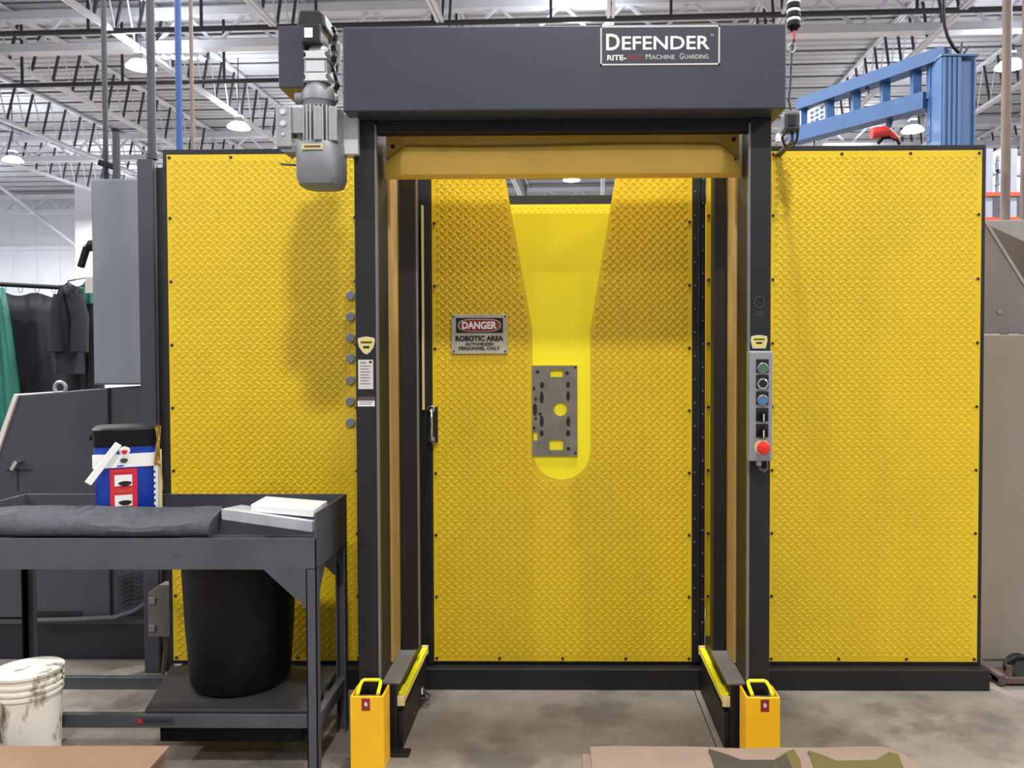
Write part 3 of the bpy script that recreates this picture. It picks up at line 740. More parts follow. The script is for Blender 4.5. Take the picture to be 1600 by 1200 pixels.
# torque arm and chain between motor and header
ch = thing('drive_chain', 'dark roller chain drooping between gear motor and header', 'chain', (X(522), 3.12, Z(160)))
pts = [at(x_, y_, 3.12) for x_, y_ in ((521, 44), (525, 56), (521, 72), (523, 88), (519, 104), (524, 118), (528, 132), (522, 146), (526, 160))]
for i in range(len(pts) - 1):
    for u in (0, .5):
        c_ = pts[i].lerp(pts[i + 1], u + .25); d = (pts[i + 1] - pts[i]).normalized()
        B().beam(c_ - d * .011, c_ + d * .011, .012 if u else .02, .014).obj('chain_link', 'conduit' if u else 'can', ch, .002)
B().prism([(X(504), Z(78)), (X(518), Z(84)), (X(520), Z(50)), (X(512), Z(43)), (X(504), Z(46))], YM + .12, YM + .13).obj('bracket_plate', 'alu', mt, .001)

# ------------------------------------------------------------------ fittings at the header's right end
hb = thing('ribbed_hose', 'black ribbed hose end hanging over the header\'s right corner', 'hose', at(1240, 44, 3.3))
p = at(1240, 44, 3.3)
pr = []
for k in range(7):
    z0 = k * .036
    pr += [(.022, z0), (.028, z0 + .006), (.028, z0 + .02), (.021, z0 + .026)]
pr = [(.012, -.012)] + pr + [(.02, .5), (.02, 5.6)]
B().lathe(p, pr, 20).obj('bellows', 'can', hb, smooth=True)
for k in (0, 1, 2): B().lathe((p.x, p.y, p.z + .026 + k * .036), [(.0255, 0), (.0262, .003), (.0262, .009), (.0255, .012)], 20).obj('clamp_ring', 'alu_light', hb, smooth=True)
sp = thing('trip_line', 'thin hanging line with red tag and ring beside the header end', 'line', at(1238, 170, 3.3))
B().tube([at(x_, y_, 3.3) for x_, y_ in ((1240, 44), (1241, 60), (1238, 72), (1236, 100), (1235, 130), (1232, 155), (1236, 172))], .005, 6).obj('cord', 'conduit', sp)
B().cyl(at(1241, 47, 3.295), at(1241, 62, 3.295), .006, n=8).obj('red_tag', 'hoist', sp)
c_ = at(1237, 75, 3.29)
B().tube([(c_.x + .016 * math.cos(t), c_.y, c_.z + .018 * math.sin(t)) for t in np.linspace(0, 2 * math.pi, 17)[:-1]], .003, 6, True).obj('ring', 'alu', sp)
sb = thing('sensor_block', 'small dark sensor block with cables on the right panel top', 'sensor', at(1238, 225, 3.6))
a, b = at(1226, 204, 3.55), at(1251, 174, 3.55)
B().box(a.x, b.x, 3.55, 3.62, a.z, b.z).obj('housing', 'conduit', sb, .012)
B().box(a.x + .015, b.x - .02, 3.545, 3.55, a.z + .02, b.z - .012).obj('cover', 'ink', sb, .004)
B().tube([at(x_, y_, 3.55) for x_, y_ in ((1230, 203), (1222, 214), (1226, 226), (1229, 231))], .006, 6).tube([at(x_, y_, 3.55) for x_, y_ in ((1247, 203), (1245, 218), (1240, 227), (1236, 231))], .006, 6).obj('cables', 'can', sb)
B().lathe(at(1216, 216, 3.5), [(.004, -.02), (.012, -.016), (.012, .004), (.006, .02)], 12).obj('white_cap', 'white', sb)
B().cyl((at(1238, 200, 3.585).x, 3.585, at(1238, 200, 3.585).z), (at(1238, 200, 3.585).x, 3.585, ZT - .02), .008, n=8).beam((at(1238, 200, 3.585).x, 3.57, ZT - .02), (at(1238, 200, 3.585).x, YW + .003, ZT - .02), .03, .008).obj('support_arm', 'conduit', sb)
B().tube([at(1213, 228, YW - .1), at(1214, 222, 3.55), at(1228, 206, 3.56)], .005, 6).obj('bracket_rod', 'alu', sb)

# ------------------------------------------------------------------ left of the cell
# return post of the cell
yp = 3.96
t = thing('corner_post', 'dark grey steel corner post between enclosure and left panel', 'post', (ax(230, yp), yp, 0))
B().box(ax(219, yp), ax(243, yp), yp, yp + .06, 0, az(248, yp, 230)).obj('post_tube', 'header', t, .004)
B().box(ax(243, yp + .02), ax(262, yp + .02), yp + .03, yp + .05, 0, az(262, yp + .03, 250)).obj('return_sheet', 'black', t)
B().box(ax(244, yp + .02), ax(247, yp + .02), yp + .02, yp + .03, .2, az(255, yp + .03, 250)).obj('edge_lip', 'strip', t)
B().box(ax(245, 4.2), ax(258, 4.2), 4.1, 4.2, 1.4, az(290, 4.2, 250)).obj('inner_channel', 'rust', t)

ye = 4.12
a, b = at(147, 605, ye), at(222, 279, ye)
en = thing('electrical_enclosure', 'tall light grey electrical enclosure with rotary handle', 'electrical box', (a.x, ye, a.z))
B().box(a.x, b.x + .005, ye, ye + .36, a.z + .012, b.z).obj('enclosure_body', 'enclosure', en, .006)
B().box(a.x + .008, b.x, ye - .004, ye, a.z + .02, b.z - .01).obj('enclosure_door', 'enclosure', en, .003)
hp = at(141, 384, ye + .05)
dh = B().cyl((hp.x - .002, hp.y, hp.z), (a.x + .002, hp.y, hp.z), .03, n=16).obj('handle_hub', 'can', en, smooth=True)
B().beam((hp.x - .012, hp.y, hp.z + .008), at(126, 418, ye + .05), .03, .03).obj('handle_lever', 'can', en, .006)
B().cyl((hp.x - .016, hp.y - .02, hp.z), (hp.x - .016, hp.y - .035, hp.z), .008, n=10).obj('handle_pin', 'white', en)
p = at(139, 440, ye + .1)
B().box(p.x - .02, a.x, p.y, p.y + .004, p.z - .06, p.z + .025).obj('tag_plate', 'offwhite', en)

# machine hood
yh = 4.12
hz = az(612, yh)
hm = thing('machine_cabinet', 'dark grey sloped machine cabinet behind the work table', 'machine', (ax(130, yh), yh, 0))
P_ = lambda px, py: (at(px, py, yh).x, at(px, py, yh).z)
B().prism([P_(-60, 965), P_(172, 965), P_(168, 606), P_(30, 617), P_(-60, 880)], yh, yh + .5).obj('hood', 'hood', hm, .006)
B().prism([P_(172, 965), P_(232, 945), P_(228, 604), P_(168.5, 606)], yh + .02, yh + .5).obj('side_cover', 'hood', hm, .004, label='darker recessed side cover')
q0, q1 = P_(30, 617), P_(-60, 880)
B().prism([(q1[0] - .035, q1[1]), (q1[0], q1[1]), (q0[0], q0[1]), (q0[0] - .02, q0[1] + .004)], yh - .012, yh + .4).obj('pale_edge_trim', 'offwhite', hm)
B().box(ax(-60, yh), ax(258, yh), yh + .02, yh + .5, 0.0, az(976, yh, 150)).obj('base_skirt', 'hood_dark', hm)
B().box(ax(-60, yh), ax(236, yh), yh + .0, yh + .06, az(975, yh, 150), az(968, yh, 150)).obj('base_rail', 'conduit', hm)
B().box(ax(52, yh), ax(122, yh), yh - .004, yh + .01, az(965, yh, 100), az(955, yh, 100)).obj('slot', 'ink', hm)
for k in range(7):
    z_ = 900 + k * 7
    B().beam(at(184, z_ + 4, yh + .0), at(208, z_ - 4, yh + .0), .012, .006).obj('vent_louver', 'ink', hm)
for k in range(6):
    z_ = 896 + k * 8
    B().beam(at(212, z_ + 2, yh + .0), at(232, z_ - 6, yh + .0), .012, .006).obj('vent_louver', 'ink', hm)
p = at(88.5, 610, yh + .02)
B().tube([(p.x + .03 * math.cos(t), p.y + .03, p.z + .012 + .032 * math.sin(t)) for t in np.linspace(0, 2 * math.pi, 15)[:-1]], .009, 8, True).obj('eye_bolt', 'alu', hm, smooth=True)
p = at(29, 728, yh)
B().tube([(p.x - .012, yh, p.z - .02), (p.x - .01, yh - .03, p.z - .01), (p.x + .01, yh - .035, p.z + .025), (p.x + .012, yh, p.z + .03)], .014, 8).obj('latch', 'chrome', hm, smooth=True)
B().box(p.x - .06, p.x + .07, yh - .003, yh, p.z - .025, p.z - .018).box(p.x - .008, p.x - .002, yh - .003, yh, p.z - .13, p.z - .02).obj('latch_groove', 'ink', hm)
B().tube([at(x_, y_, yh - .03) for x_, y_ in ((50, 970), (120, 968), (180, 965), (210, 955), (236, 938), (252, 925))], .014, 8).obj('flexible_conduit', 'conduit', hm, smooth=True)
# junction box
yj = 3.87
a, b = at(232, 995, yj), at(267, 914, yj)
jx = thing('junction_box', 'small grey hinged junction box by the left panel\'s foot', 'electrical box', (a.x, yj, a.z))
B().prism([(a.x, a.z), (b.x, a.z), (b.x, b.z), (a.x + .055, b.z), (a.x, b.z - .04)], yj, yj + .07).obj('box_body', 'taupe', jx, .003)
for py in (939, 982):
    p = at(238, py, yj - .004)
    B().box(p.x - .018, p.x + .014, yj - .008, yj, p.z - .016, p.z + .016).obj('hinge', 'enclosure', jx, .002)
B().tube([at(x_, y_, yj + .03) for x_, y_ in ((257, 994), (259, 1012), (257, 1030), (255, 1050), (254, 1068))], .01, 8).obj('cable', 'rust', jx)

# poles that rise to the roof
def pole(px, py, Y, r, m, name, lab, z1=8.94, pt=0):
    p = at(px, py, Y)
    z0 = p.z
    t = thing(name, lab, 'pipe', (p.x, Y, z0))
    B().cyl((p.x, Y, z0), (p.x, Y, z1), r, n=12).obj('tube', m, t, smooth=True)
    B().cyl((p.x, Y, z0), (p.x, Y, z0 + .03), r * 1.3, n=12).obj('collar', m, t)
    return t
pole(166, 279, 4.3, .0135, 'pipe', 'conduit_pole', 'thin black conduit rising from the grey enclosure')
pole(238, 249, 3.99, .02, 'conduit', 'conduit_pole', 'thick grey conduit rising from the dark corner post')
t = pole(290, 900, 4.75, .0185, 'bluepipe', 'drop_pipe', 'bright blue vertical pipe behind the left yellow panel')
t.location.z = 0; 
for c in t.children: c.matrix_parent_inverse = Matrix.Translation((-t.location.x, -4.75, -0.0))
pole(310, 900, 4.85, .011, 'brownpipe', 'drop_pipe', 'thin brown pipe just right of the blue pipe')
pole(1564, 900, 9.2, .05, 'brownpipe', 'drop_pipe', 'grey brown vertical pole right of the crane column')
pole(1594, 900, 9.0, .045, 'brownpipe', 'drop_pipe', 'rightmost brown vertical pole at the photo edge')
a, b = at(176, 279, 4.25), at(188, 203, 4.25)
t = thing('vent_stack', 'short black capped stack standing on the grey enclosure', 'pipe', (a.x, 4.25, a.z))
B().cyl(((a.x + b.x) / 2, 4.25, a.z), ((a.x + b.x) / 2, 4.25, b.z), .019, n=14).obj('tube', 'pipe', t, smooth=True)
B().cyl(((a.x + b.x) / 2, 4.25, b.z - .008), ((a.x + b.x) / 2, 4.25, b.z + .004), .023, n=14).obj('cap', 'can', t)
B().beam(at(155, 254, 4.25), at(180, 262, 4.25), .03, .03).obj('clamp', 'can', t, .004)

# welding curtain bay behind
yc = 7.4
wc = thing('welding_curtain', 'dark grey welding curtain hung from a black rail', 'curtain', (at(60, 900, yc).x, yc, 0))
a, b = at(-60, 441, yc), at(150, 452, yc)
B().cyl(a, b, .022, n=10).obj('rail', 'can', wc)
def cloth(px0, px1, pyt, pyb, Y, amp, fr, nx=40, nz=14, sag=None, flare=0):
    g = []
    for i in range(nz):
        v = i / (nz - 1); row = []
        for j in range(nx):
            u = j / (nx - 1)
            top = pyt if not callable(pyt) else pyt(u)
            px = px0 + (px1 - px0) * u
            if flare: px = px + flare(u, v)
            p = at(px, top + (pyb - top) * v, Y)
            row.append((p.x, Y + amp * (.35 + .65 * v) * math.sin(fr * u * 2 * math.pi + 1.3 * v) + .3 * amp * math.sin(fr * 2.7 * u * 6.28), max(p.z, .02)))
        g.append(row)
    return B().sheet(g)
cloth(-60, 112, lambda u: 452 + 6 * math.sin(u * 3.1 * 3) ** 2 + 8 * u, 840, yc + .02, .012, 4).obj('curtain_sheet', 'curtain_dark', wc, smooth=True, solid=.006)
for k in range(6):
    p = at(-20 + k * 26, 452, yc)
    B().tube([(p.x + .02 * math.cos(t), yc, p.z + .03 * math.sin(t)) for t in np.linspace(0, 2 * math.pi, 13)[:-1]], .004, 5, True).obj('curtain_ring', 'alu', wc)
o = cloth(-70, 6, lambda u: 440 + 10 * u, 860, yc - .25, .05, 3, flare=lambda u, v: u * 48 * v ** .8 if v < .45 else u * 26).obj('welding_curtain', 'curtain_green', None, smooth=True, solid=.006)
tag(o, 'teal green welding curtain strip at the left photo edge', 'curtain')
# jackets on the rail
def jacket(px0, px1, pyt, pyb, Y, m, lab, seed):
    rnd = random.Random(seed)
    t = thing('work_jacket', lab, 'jacket', (at((px0 + px1) / 2, pyb, Y).x, Y, at(0, pyb, Y).z))
    n, nz = 20, 12; b_ = B(); cxp = (px0 + px1) / 2; hw = (px1 - px0) / 2
    vs = []
    for i in range(nz):
        v = i / (nz - 1)
        wv = hw * (0.35 + .65 * min(1, v * 3.5)) * (1 + .08 * math.sin(7 * v + seed))
        for k in range(n):
            t_ = 2 * math.pi * k / n
            r_ = 1 + .10 * math.sin(5 * t_ + 4 * v + seed)
            p = at(cxp + wv * r_ * math.cos(t_), pyt + (pyb - pyt) * v, Y)
            vs.append((p.x, Y + .11 * r_ * math.sin(t_), p.z))
    fs = [(i * n + k, i * n + (k + 1) % n, (i + 1) * n + (k + 1) % n, (i + 1) * n + k) for i in range(nz - 1) for k in range(n)]
    fs += [tuple(range(n - 1, -1, -1)), tuple(range((nz - 1) * n, nz * n))]
    b_.add(vs, fs); b_.obj('body', m, t, smooth=True)
    for s in (-1, 1):
        pts = [at(cxp + s * hw * .5, pyt + 14, Y - .06), at(cxp + s * hw * .95, pyt + (pyb - pyt) * .35, Y - .08), at(cxp + s * hw * .9, pyt + (pyb - pyt) * .75, Y - .1)]
        B().tube(pts, .07, 10).obj('sleeve', m, t, smooth=True)
    B().tube([at(cxp - hw * .3, pyt + 3, Y - .08), at(cxp, pyt + 10, Y - .12), at(cxp + hw * .3, pyt + 3, Y - .08), at(cxp, pyt - 1, Y + .02)], .035, 8, True).obj('collar', m, t, smooth=True)
    hk = at(cxp, pyt, Y)
    B().tube([(hk.x, Y, hk.z - .03), (hk.x, Y, hk.z + .05), (hk.x, (Y + yc) / 2, hk.z + .10), (hk.x, yc, az(448, yc, cxp) + .03), (hk.x, yc + .03, az(448, yc, cxp))], .006, 6).obj('hanging_loop', 'can', t)
    return t
jacket(88, 126, 448, 584, yc - .50, 'navy', 'navy work jacket hanging on the black curtain rail', 1)
jacket(112, 152, 450, 660, yc - .20, 'blackcloth', 'black work jacket hanging beside the navy jacket', 4)
for k, (px, py) in enumerate(((111, 458), (146, 517), (136, 538))):
    pass
tw = cloth(126, 146, lambda u: 448 + 6 * u, 475, yc - .36, .02, 2, 14, 8).obj('green_rag', 'curtain_green', None, smooth=True, solid=.006)
tag(tw, 'small green rag draped over the jackets on the rail', 'rag')

# ------------------------------------------------------------------ work table and what stands on it
TX0, TX1, TY0, TY1 = -2.29, -.917, 2.945, 3.37
tb_ = thing('work_table', 'dark steel tray-top work table in the left foreground', 'table', ((TX0 + TX1) / 2, (TY0 + TY1) / 2, 0))
lw = .04
for x in (TX0, TX1 - lw):
    for y in (TY0, TY1 - lw):
        s = 1 if x == TX0 else -1
        B().box(x, x + .006, y, y + lw, 0, .8).box(x if s > 0 else x, x + lw, y if y == TY0 else y + lw - .006, (y if y == TY0 else y + lw - .006) + .006, 0, .8).box(x + (0 if s > 0 else lw - .006), x + (.006 if s > 0 else lw), y, y + lw, 0, .8).obj('leg', 'table', tb_, .001)
B().box(TX0 + .006, TX1 - .006, TY0 + .0062, TY1 - .0062, .825, .832).obj('tray_floor', 'table', tb_)
B().box(TX0, TX1, TY0, TY0 + .006, .795, .912).obj('front_apron', 'table', tb_, .001)
B().box(TX0, TX1, TY1 - .006, TY1, .795, 1.006).obj('back_rim', 'table', tb_, .001)
for x in (TX0, TX1 - .006):
    B().prism_x([(TY0, .795), (TY1, .795), (TY1, 1.006), (TY0, 1.006)], x, x + .006).obj('side_rim', 'table', tb_, .001)
# gussets
def tri(y, xs, s):
    B().prism([(xs, .797), (xs, .65), (xs + s * .16, .797)] if s < 0 else [(xs, .797), (xs + .16, .797), (xs, .65)], y, y + .005).obj('gusset', 'table', tb_)
tri(TY0 + .001, TX1 - lw, -1); tri(TY1 - .01, TX1 - lw, -1)
B().prism_x([(TY0 + lw, .797), (TY0 + lw, .67), (TY0 + .15, .797)], TX1 - .012, TX1 - .007).obj('gusset', 'table', tb_)
B().prism_x([(TY1 - lw, .797), (TY1 - .15, .797), (TY1 - lw, .67)], TX1 - .012, TX1 - .007).obj('gusset', 'table', tb_)
B().box(TX0 + .006, TX1 - .006, 2.987, 3.012, .178, .23).obj('stretcher', 'table', tb_, .002)
B().box(TX0 + .006, TX1 - .006, 3.335, 3.364, .178, .23).obj('stretcher', 'table', tb_, .002)
B().box(-1.56, TX1 - .09, 3.04, 3.32, .10, .2).box(-1.53, TX1 - .12, 3.06, 3.3, .2, .23).obj('under_drawer', 'can', tb_, .003)
for x in (TX0 + .006, TX1 - .036): B().box(x, x + .03, 3.012, 3.335, .178, .23).obj('side_rail', 'table', tb_, .002)
p = at(272, 1132, 2.987)
st = B().box(p.x - .14, p.x + .0, 2.986, 2.987, .19, .22).obj('maker_sticker', 'conduit', tb_)
text('lettering', 'OOOOO', 'ink', st, p.x - .115, p.x - .01, .199, .211, 2.986)
B().box(p.x - .138, p.x - .122, 2.985, 2.986, .196, .214).obj('red_mark', 'red', st)

# rubber mat board on the stretchers
mq = [(-1.594, 2.995), (-.962, 2.995), (-.962, 3.42), (-1.70, 3.42)]
mb = B().add([(x, y, .2305) for x, y in mq] + [(x, y, .2465 + (.004 if y > 3.2 else 0)) for x, y in mq], [(0, 3, 2, 1), (4, 5, 6, 7), (0, 1, 5, 4), (1, 2, 6, 5), (2, 3, 7, 6), (3, 0, 4, 7)]).obj('rubber_mat', 'rubber', None, .005)
tag(mb, 'black rubber mat board under the trash can', 'mat')
p0, p1 = at(290, 1088, 3.18), at(460, 900, 3.18)
xm_ = at(376, 1000, 3.26).x
tc = thing('trash_can', 'tall black plastic trash can under the work table', 'trash can', (xm_, 3.265, .249))
B().lathe((xm_, 3.265, .2515), [(.165, 0), (.184, .006), (.195, .03), (.211, .25), (.223, .51), (.224, .53), (.214, .53), (.2, .25), (.175, .05)], 40).obj('bin_body', 'can', tc, smooth=True)
B().lathe((xm_, 3.265, .2515), [(.223, .51), (.230, .514), (.230, .532), (.224, .535)], 40).obj('rim', 'can', tc, smooth=True)

# rolled felt sheet
fl = thing('felt_sheet', 'long folded sheet of grey felt lying on the table tray', 'felt sheet', (-1.8, 3.05, .84))
def felt(x0, x1, yf, yb, th, z0, rim):
    g = []; nx = 26
    for i in range(nx):
        u = i / (nx - 1); x = x0 + (x1 - x0) * u
        e = -.016 * u; k = .010 * math.sin(6 * u + .5) + .006 * math.sin(15 * u) + .003 * math.sin(41 * u)
        sg_ = .022 * max(0, .28 - u) / .28
        ring = [(yb, z0 + .012), (yf + .04, z0 + .004), (yf + .008, z0 + th * .08 + k * .2), (yf - .010 + k * .4, z0 + th * .22), (yf - .014 + k * .5, z0 + th * .36 + k * .3), (yf - .008 + k * .5, z0 + th * .52 + k * .6), (yf + .014, z0 + th * .68 + e * .5 + k), (yf + .045, z0 + th * .83 + e + k - sg_), (yf + .08, z0 + th * .94 + k * .6 + e - sg_), (yb - .012, z0 + th + k * .4 + e * .5 - sg_), (yb, z0 + th * .96 + e * .5 - sg_)]
        g.append([(x + (.02 * (zz - z0) / th if i == nx - 1 else 0), yy, zz) for yy, zz in ring])
    b_ = B(); n = len(g[0]); vs = [p for r_ in g for p in r_]
    fs = [(i * n + k, i * n + (k + 1) % n, (i + 1) * n + (k + 1) % n, (i + 1) * n + k) for i in range(nx - 1) for k in range(n)]
    fs += [tuple(range(n)), tuple(range(nx * n - 1, (nx - 1) * n - 1, -1))]
    return b_.add(vs, fs)
felt(TX0 + .01, at(331, 815, 3.0).x, 2.962, 3.065, .118, .9, 0).obj('folded_sheet', 'felt', fl, smooth=True)
felt(TX0 + .01, at(320, 815, 3.0).x, 2.975, 3.06, .062, .835, 0).obj('under_fold', 'felt', fl, smooth=True)
# white boards
bd = thing('white_board', 'lower white foam board leaning in the table tray beside the felt', 'board', at(420, 825, 3.1))
def slab4(p, dz, m, name, parent):
    b_ = B(); lo = [Vector(q_) for q_ in p]; up_ = [q_ + Vector((0, 0, dz)) for q_ in lo]
    b_.add(lo + up_, [(0, 3, 2, 1), (4, 5, 6, 7), (0, 1, 5, 4), (1, 2, 6, 5), (2, 3, 7, 6), (3, 0, 4, 7)])
    return b_.obj(name, m, parent, .002)
pa, pb_ = at(346, 812, 3.02), at(488, 832, 2.99)
slab4([(pa.x, 3.02, pa.z), (pb_.x, 2.99, pb_.z), (pb_.x + .0, 3.13, pb_.z - .01), (pa.x + .02, 3.16, pa.z - .01)], .042, 'board', 'board_sheet', bd)
bd2 = thing('white_board', 'upper white foam board lying on the lower one, right end', 'board', at(440, 805, 3.1))
pa, pb_ = at(392, 801, 3.05), at(490, 810, 3.02)
slab4([(pa.x, 3.05, pa.z + .004), (pb_.x, 3.02, pb_.z + .004), (pb_.x + .0, 3.20, pb_.z + .006), (pa.x - .005, 3.22, pa.z + .006)], .028, 'white', 'board_sheet', bd2)
wr_ = B()
for k, (px, py) in enumerate(((404, 838), (452, 837))):
    pass

# blue pail, turned to face the aisle
PR, PH = .1215, .478
PX, PYc, PZ = -1.757, 3.20, .833
pail = thing('treat_pail', 'square blue plastic pail with black lid on the table', 'pail', (0, 0, 0))
def lx(px): return (px - 191.75) / 54.25 * PR
def lz(py): return PH - (py - 665) * 3.17 / F
B().lathe((0, 0, 0), [(PR * .86, 0), (PR * .90, .01), (PR * .95, lz(705)), (PR * .97, lz(692))], 40, sq=5).obj('pail_body', 'pail_blue', pail, smooth=True)
B().lathe((0, 0, 0), [(PR * .985, lz(694)), (PR * 1.0, lz(691)), (PR * .98, lz(684)), (PR * 1.0, lz(676)), (PR * 1.0, lz(668)), (PR * .93, lz(665))], 40, sq=5).obj('lid', 'can', pail, smooth=True)
YP = -PR * .955
def pb(px0, py0, px1, py1, m, name, off=.004, parent=None):
    return B().box(lx(px0), lx(px1), YP - off, YP + .02, lz(py1), lz(py0)).obj(name, m, parent or pail)
pb(139, 705, 236, 725.5, 'white', 'label_band', .003)
pb(165, 728, 207, 800, 'pail_red', 'label_panel', .004)
pb(172, 737, 199, 754, 'white', 'label_window', .0055)
pb(172, 768, 199, 785, 'white', 'label_window', .0055)
def blob(px, py, rx, ry, m, name, off):
    k_ = PR / 54.25
    poly = [(lx(px) + rx * k_ * math.cos(t) * (1 + .15 * math.sin(3 * t)), lz(py) + ry * k_ * math.sin(t)) for t in np.linspace(0, 2 * math.pi, 17)[:-1]]
    B().prism(poly, YP - off, YP).obj(name, m, pail)
blob(188, 750.5, 10, 4.5, 'ink', 'label_picture', .0065); blob(188, 780, 10, 4.5, 'ink', 'label_picture', .0065)
blob(188, 701, 8.5, 9, 'white', 'label_emblem', .0045); blob(188, 702, 4.6, 4, 'pail_red', 'label_emblem_mark', .0055)
blob(187, 715, 6, 4, 'conduit', 'label_emblem_base', .0055)
pb(176, 722, 186, 724, 'pail_blue', 'label_print', .0045)
pb(173, 730.5, 199, 733.5, 'hoist', 'label_print', .0055); pb(173, 759, 199, 765, 'rackorange', 'label_print', .0055)
eb = pb(233, 712, 240, 800, 'white', 'label_edge', .002)
for k in range(7): B().box(lx(233), lx(235.5), YP - .0025, YP, lz(737 + k * 9), lz(733 + k * 9)).obj('label_print', 'pail_blue', eb)
B().beam((lx(132.5), YP - .03, lz(746)), (lx(179.5), YP - .024, lz(688)), .006, .027).obj('carry_handle', 'white', pail, .003)
B().cyl((lx(138), 0, lz(681)), (lx(133), 0, lz(681)), .012, n=10).obj('handle_lug', 'can', pail)
t = thing('gold_tape', 'crumpled gold tape hanging down the pail\'s right corner', 'tape', (0, 0, 0))
g = []
for i in range(10):
    v = i / 9; row = []
    for j in range(4):
        row.append((lx(236 + 3.0 * j + 2.2 * math.sin(5 * v + j)), YP - .012 - .008 * math.sin(9 * v + 2 * j), lz(664 + v * (60 if j < 3 else 100))))
    g.append(row)
B().sheet(g).obj('tape_strip', 'goldtape', t, solid=.002)
B().box(lx(240.5), lx(246), YP - .006, YP - .001, .001, lz(700)).obj('pale_backing', 'cream', t)
for o in (pail, t):
    o.location = (PX, PYc, PZ); o.rotation_euler.z = R(28)

# white bucket
bx = at(44, 1045, 2.868)
bk = thing('bucket', 'grimy white plastic bucket on the floor, bottom left', 'bucket', (bx.x, 2.868, 0))
r0 = 50 / F * 2.868; Hb = bx.z + .003
B().lathe((bx.x, 2.868, 0), [(r0 * .80, .002), (r0 * .83, .006), (r0 * .93, Hb - .075), (r0 * .93, Hb - .075), (r0 * .955, Hb), (r0 * .90, Hb), (r0 * .88, Hb - .05), (r0 * .78, .012)], 48).obj('bucket_body', 'bucket', bk, smooth=True)
for zz, rr in ((Hb - .004, 1.0), (Hb - .034, .985), (Hb - .058, .985), (Hb - .08, .97)):
    B().lathe((bx.x, 2.868, zz), [(r0 * .93, -.006), (r0 * rr, -.005), (r0 * rr, .004), (r0 * .93, .006)], 48).obj('rim_rib', 'bucket', bk, smooth=True)

# cardboard box, bottom left
cz_ = .25
c_y = (EYE - cz_) * F / (1175.5 - 558)
cb_ = thing('cardboard_box', 'flat brown cardboard box top in the bottom left corner', 'box', (-1.75, 2.4, 0))
B().prism_x([(2.0, 0), (c_y - .01, 0), (c_y - .01, cz_ - .008), (2.0, cz_ - .008)], -2.35, -1.36).obj('carton', 'cardboard', cb_, .003)
B().add([(-2.36, 2.0, cz_ - .006), (-1.315, 2.0, cz_ - .006), (-1.352, c_y, cz_ - .004), (-2.36, c_y, cz_ - .008), (-2.36, 2.0, cz_), (-1.315, 2.0, cz_), (-1.352, c_y, cz_ + .002), (-2.36, c_y, cz_ - .002)],
        [(0, 3, 2, 1), (4, 5, 6, 7), (0, 1, 5, 4), (1, 2, 6, 5), (2, 3, 7, 6), (3, 0, 4, 7)]).obj('top_flap', 'cardboard', cb_)

# camouflage-printed kraft bundle, bottom right
kz_ = .25
ky = (EYE - kz_) * F / (1168 - 558)
kb = thing('kraft_bundle', 'pale paper bundle with camouflage patches, bottom right corner', 'bundle', (.65, 2.4, 0))
def khz(u, v): return kz_ + .003 * math.sin(9 * u) - .02 * max(0, u - .95) / .05 + .0012 * math.sin(23 * u + 3 * v)
g = []
xa, xb = ax(922, ky, 1168), ax(1412, ky, 1175)
for i in range(9):
    v = i / 8; row = []
    for j in range(31):
        u = j / 30; yy = ky - v * .75
        row.append((xa + (xb - xa) * u + v * (.03 * u), yy, khz(u, v) - (.012 if i == 0 else 0)))
    g.append(row)
front = [[(g[0][j][0], ky + .004, z_) for j in range(31)] for z_ in (.0,)]
allrows = [[(p[0], ky + .002, 0.) for p in g[0]]] + [[(p[0], ky + .002, p[2] - .006) for p in g[0]]] + g + [[(p[0], p[1], 0.) for p in g[-1]]]
bb = B().sheet(allrows)
nR = len(allrows)
bb.add([allrows[i][0] for i in range(nR)], [tuple(range(nR))]); bb.add([allrows[i][-1] for i in range(nR)], [tuple(range(nR))])
bb.obj('paper_wrap', 'kraft', kb, smooth=True)
B().box(xa - .028, xa + .02, ky - .7, ky - .035, .0, kz_ - .018).obj('inner_sheet', 'kraft', kb, .004)
def patch(pts, m):
    poly = []
    for px, py in pts:
        Y_ = (EYE - kz_ - .004) * F / (py - 557)
        poly.append(((px - 879) / F * Y_, Y_))
    b_ = B(); n = len(poly)
    def hz_(x): return khz((x - xa) / (xb - xa), .3) + .0045
    b_.add([(x, y, hz_(x)) for x, y in poly] + [(x, y, hz_(x) - .012) for x, y in poly], [tuple(range(n)), tuple(range(2 * n - 1, n - 1, -1))] + [(k, (k + 1) % n, n + (k + 1) % n, n + k) for k in range(n)])
    b_.obj('camouflage_patch', m, kb)
patch([(1108, 1175), (1135, 1182), (1160, 1191), (1212, 1192), (1230, 1182), (1250, 1230), (1125, 1230)], 'camo_brown')
patch([(1212, 1191), (1232, 1178), (1242, 1175), (1252, 1192), (1258, 1230), (1216, 1230)], 'camo_olive')
patch([(1264, 1177), (1282, 1182), (1310, 1194), (1370, 1194), (1392, 1180), (1406, 1184), (1414, 1205), (1418, 1230), (1284, 1230)], 'camo_olive')

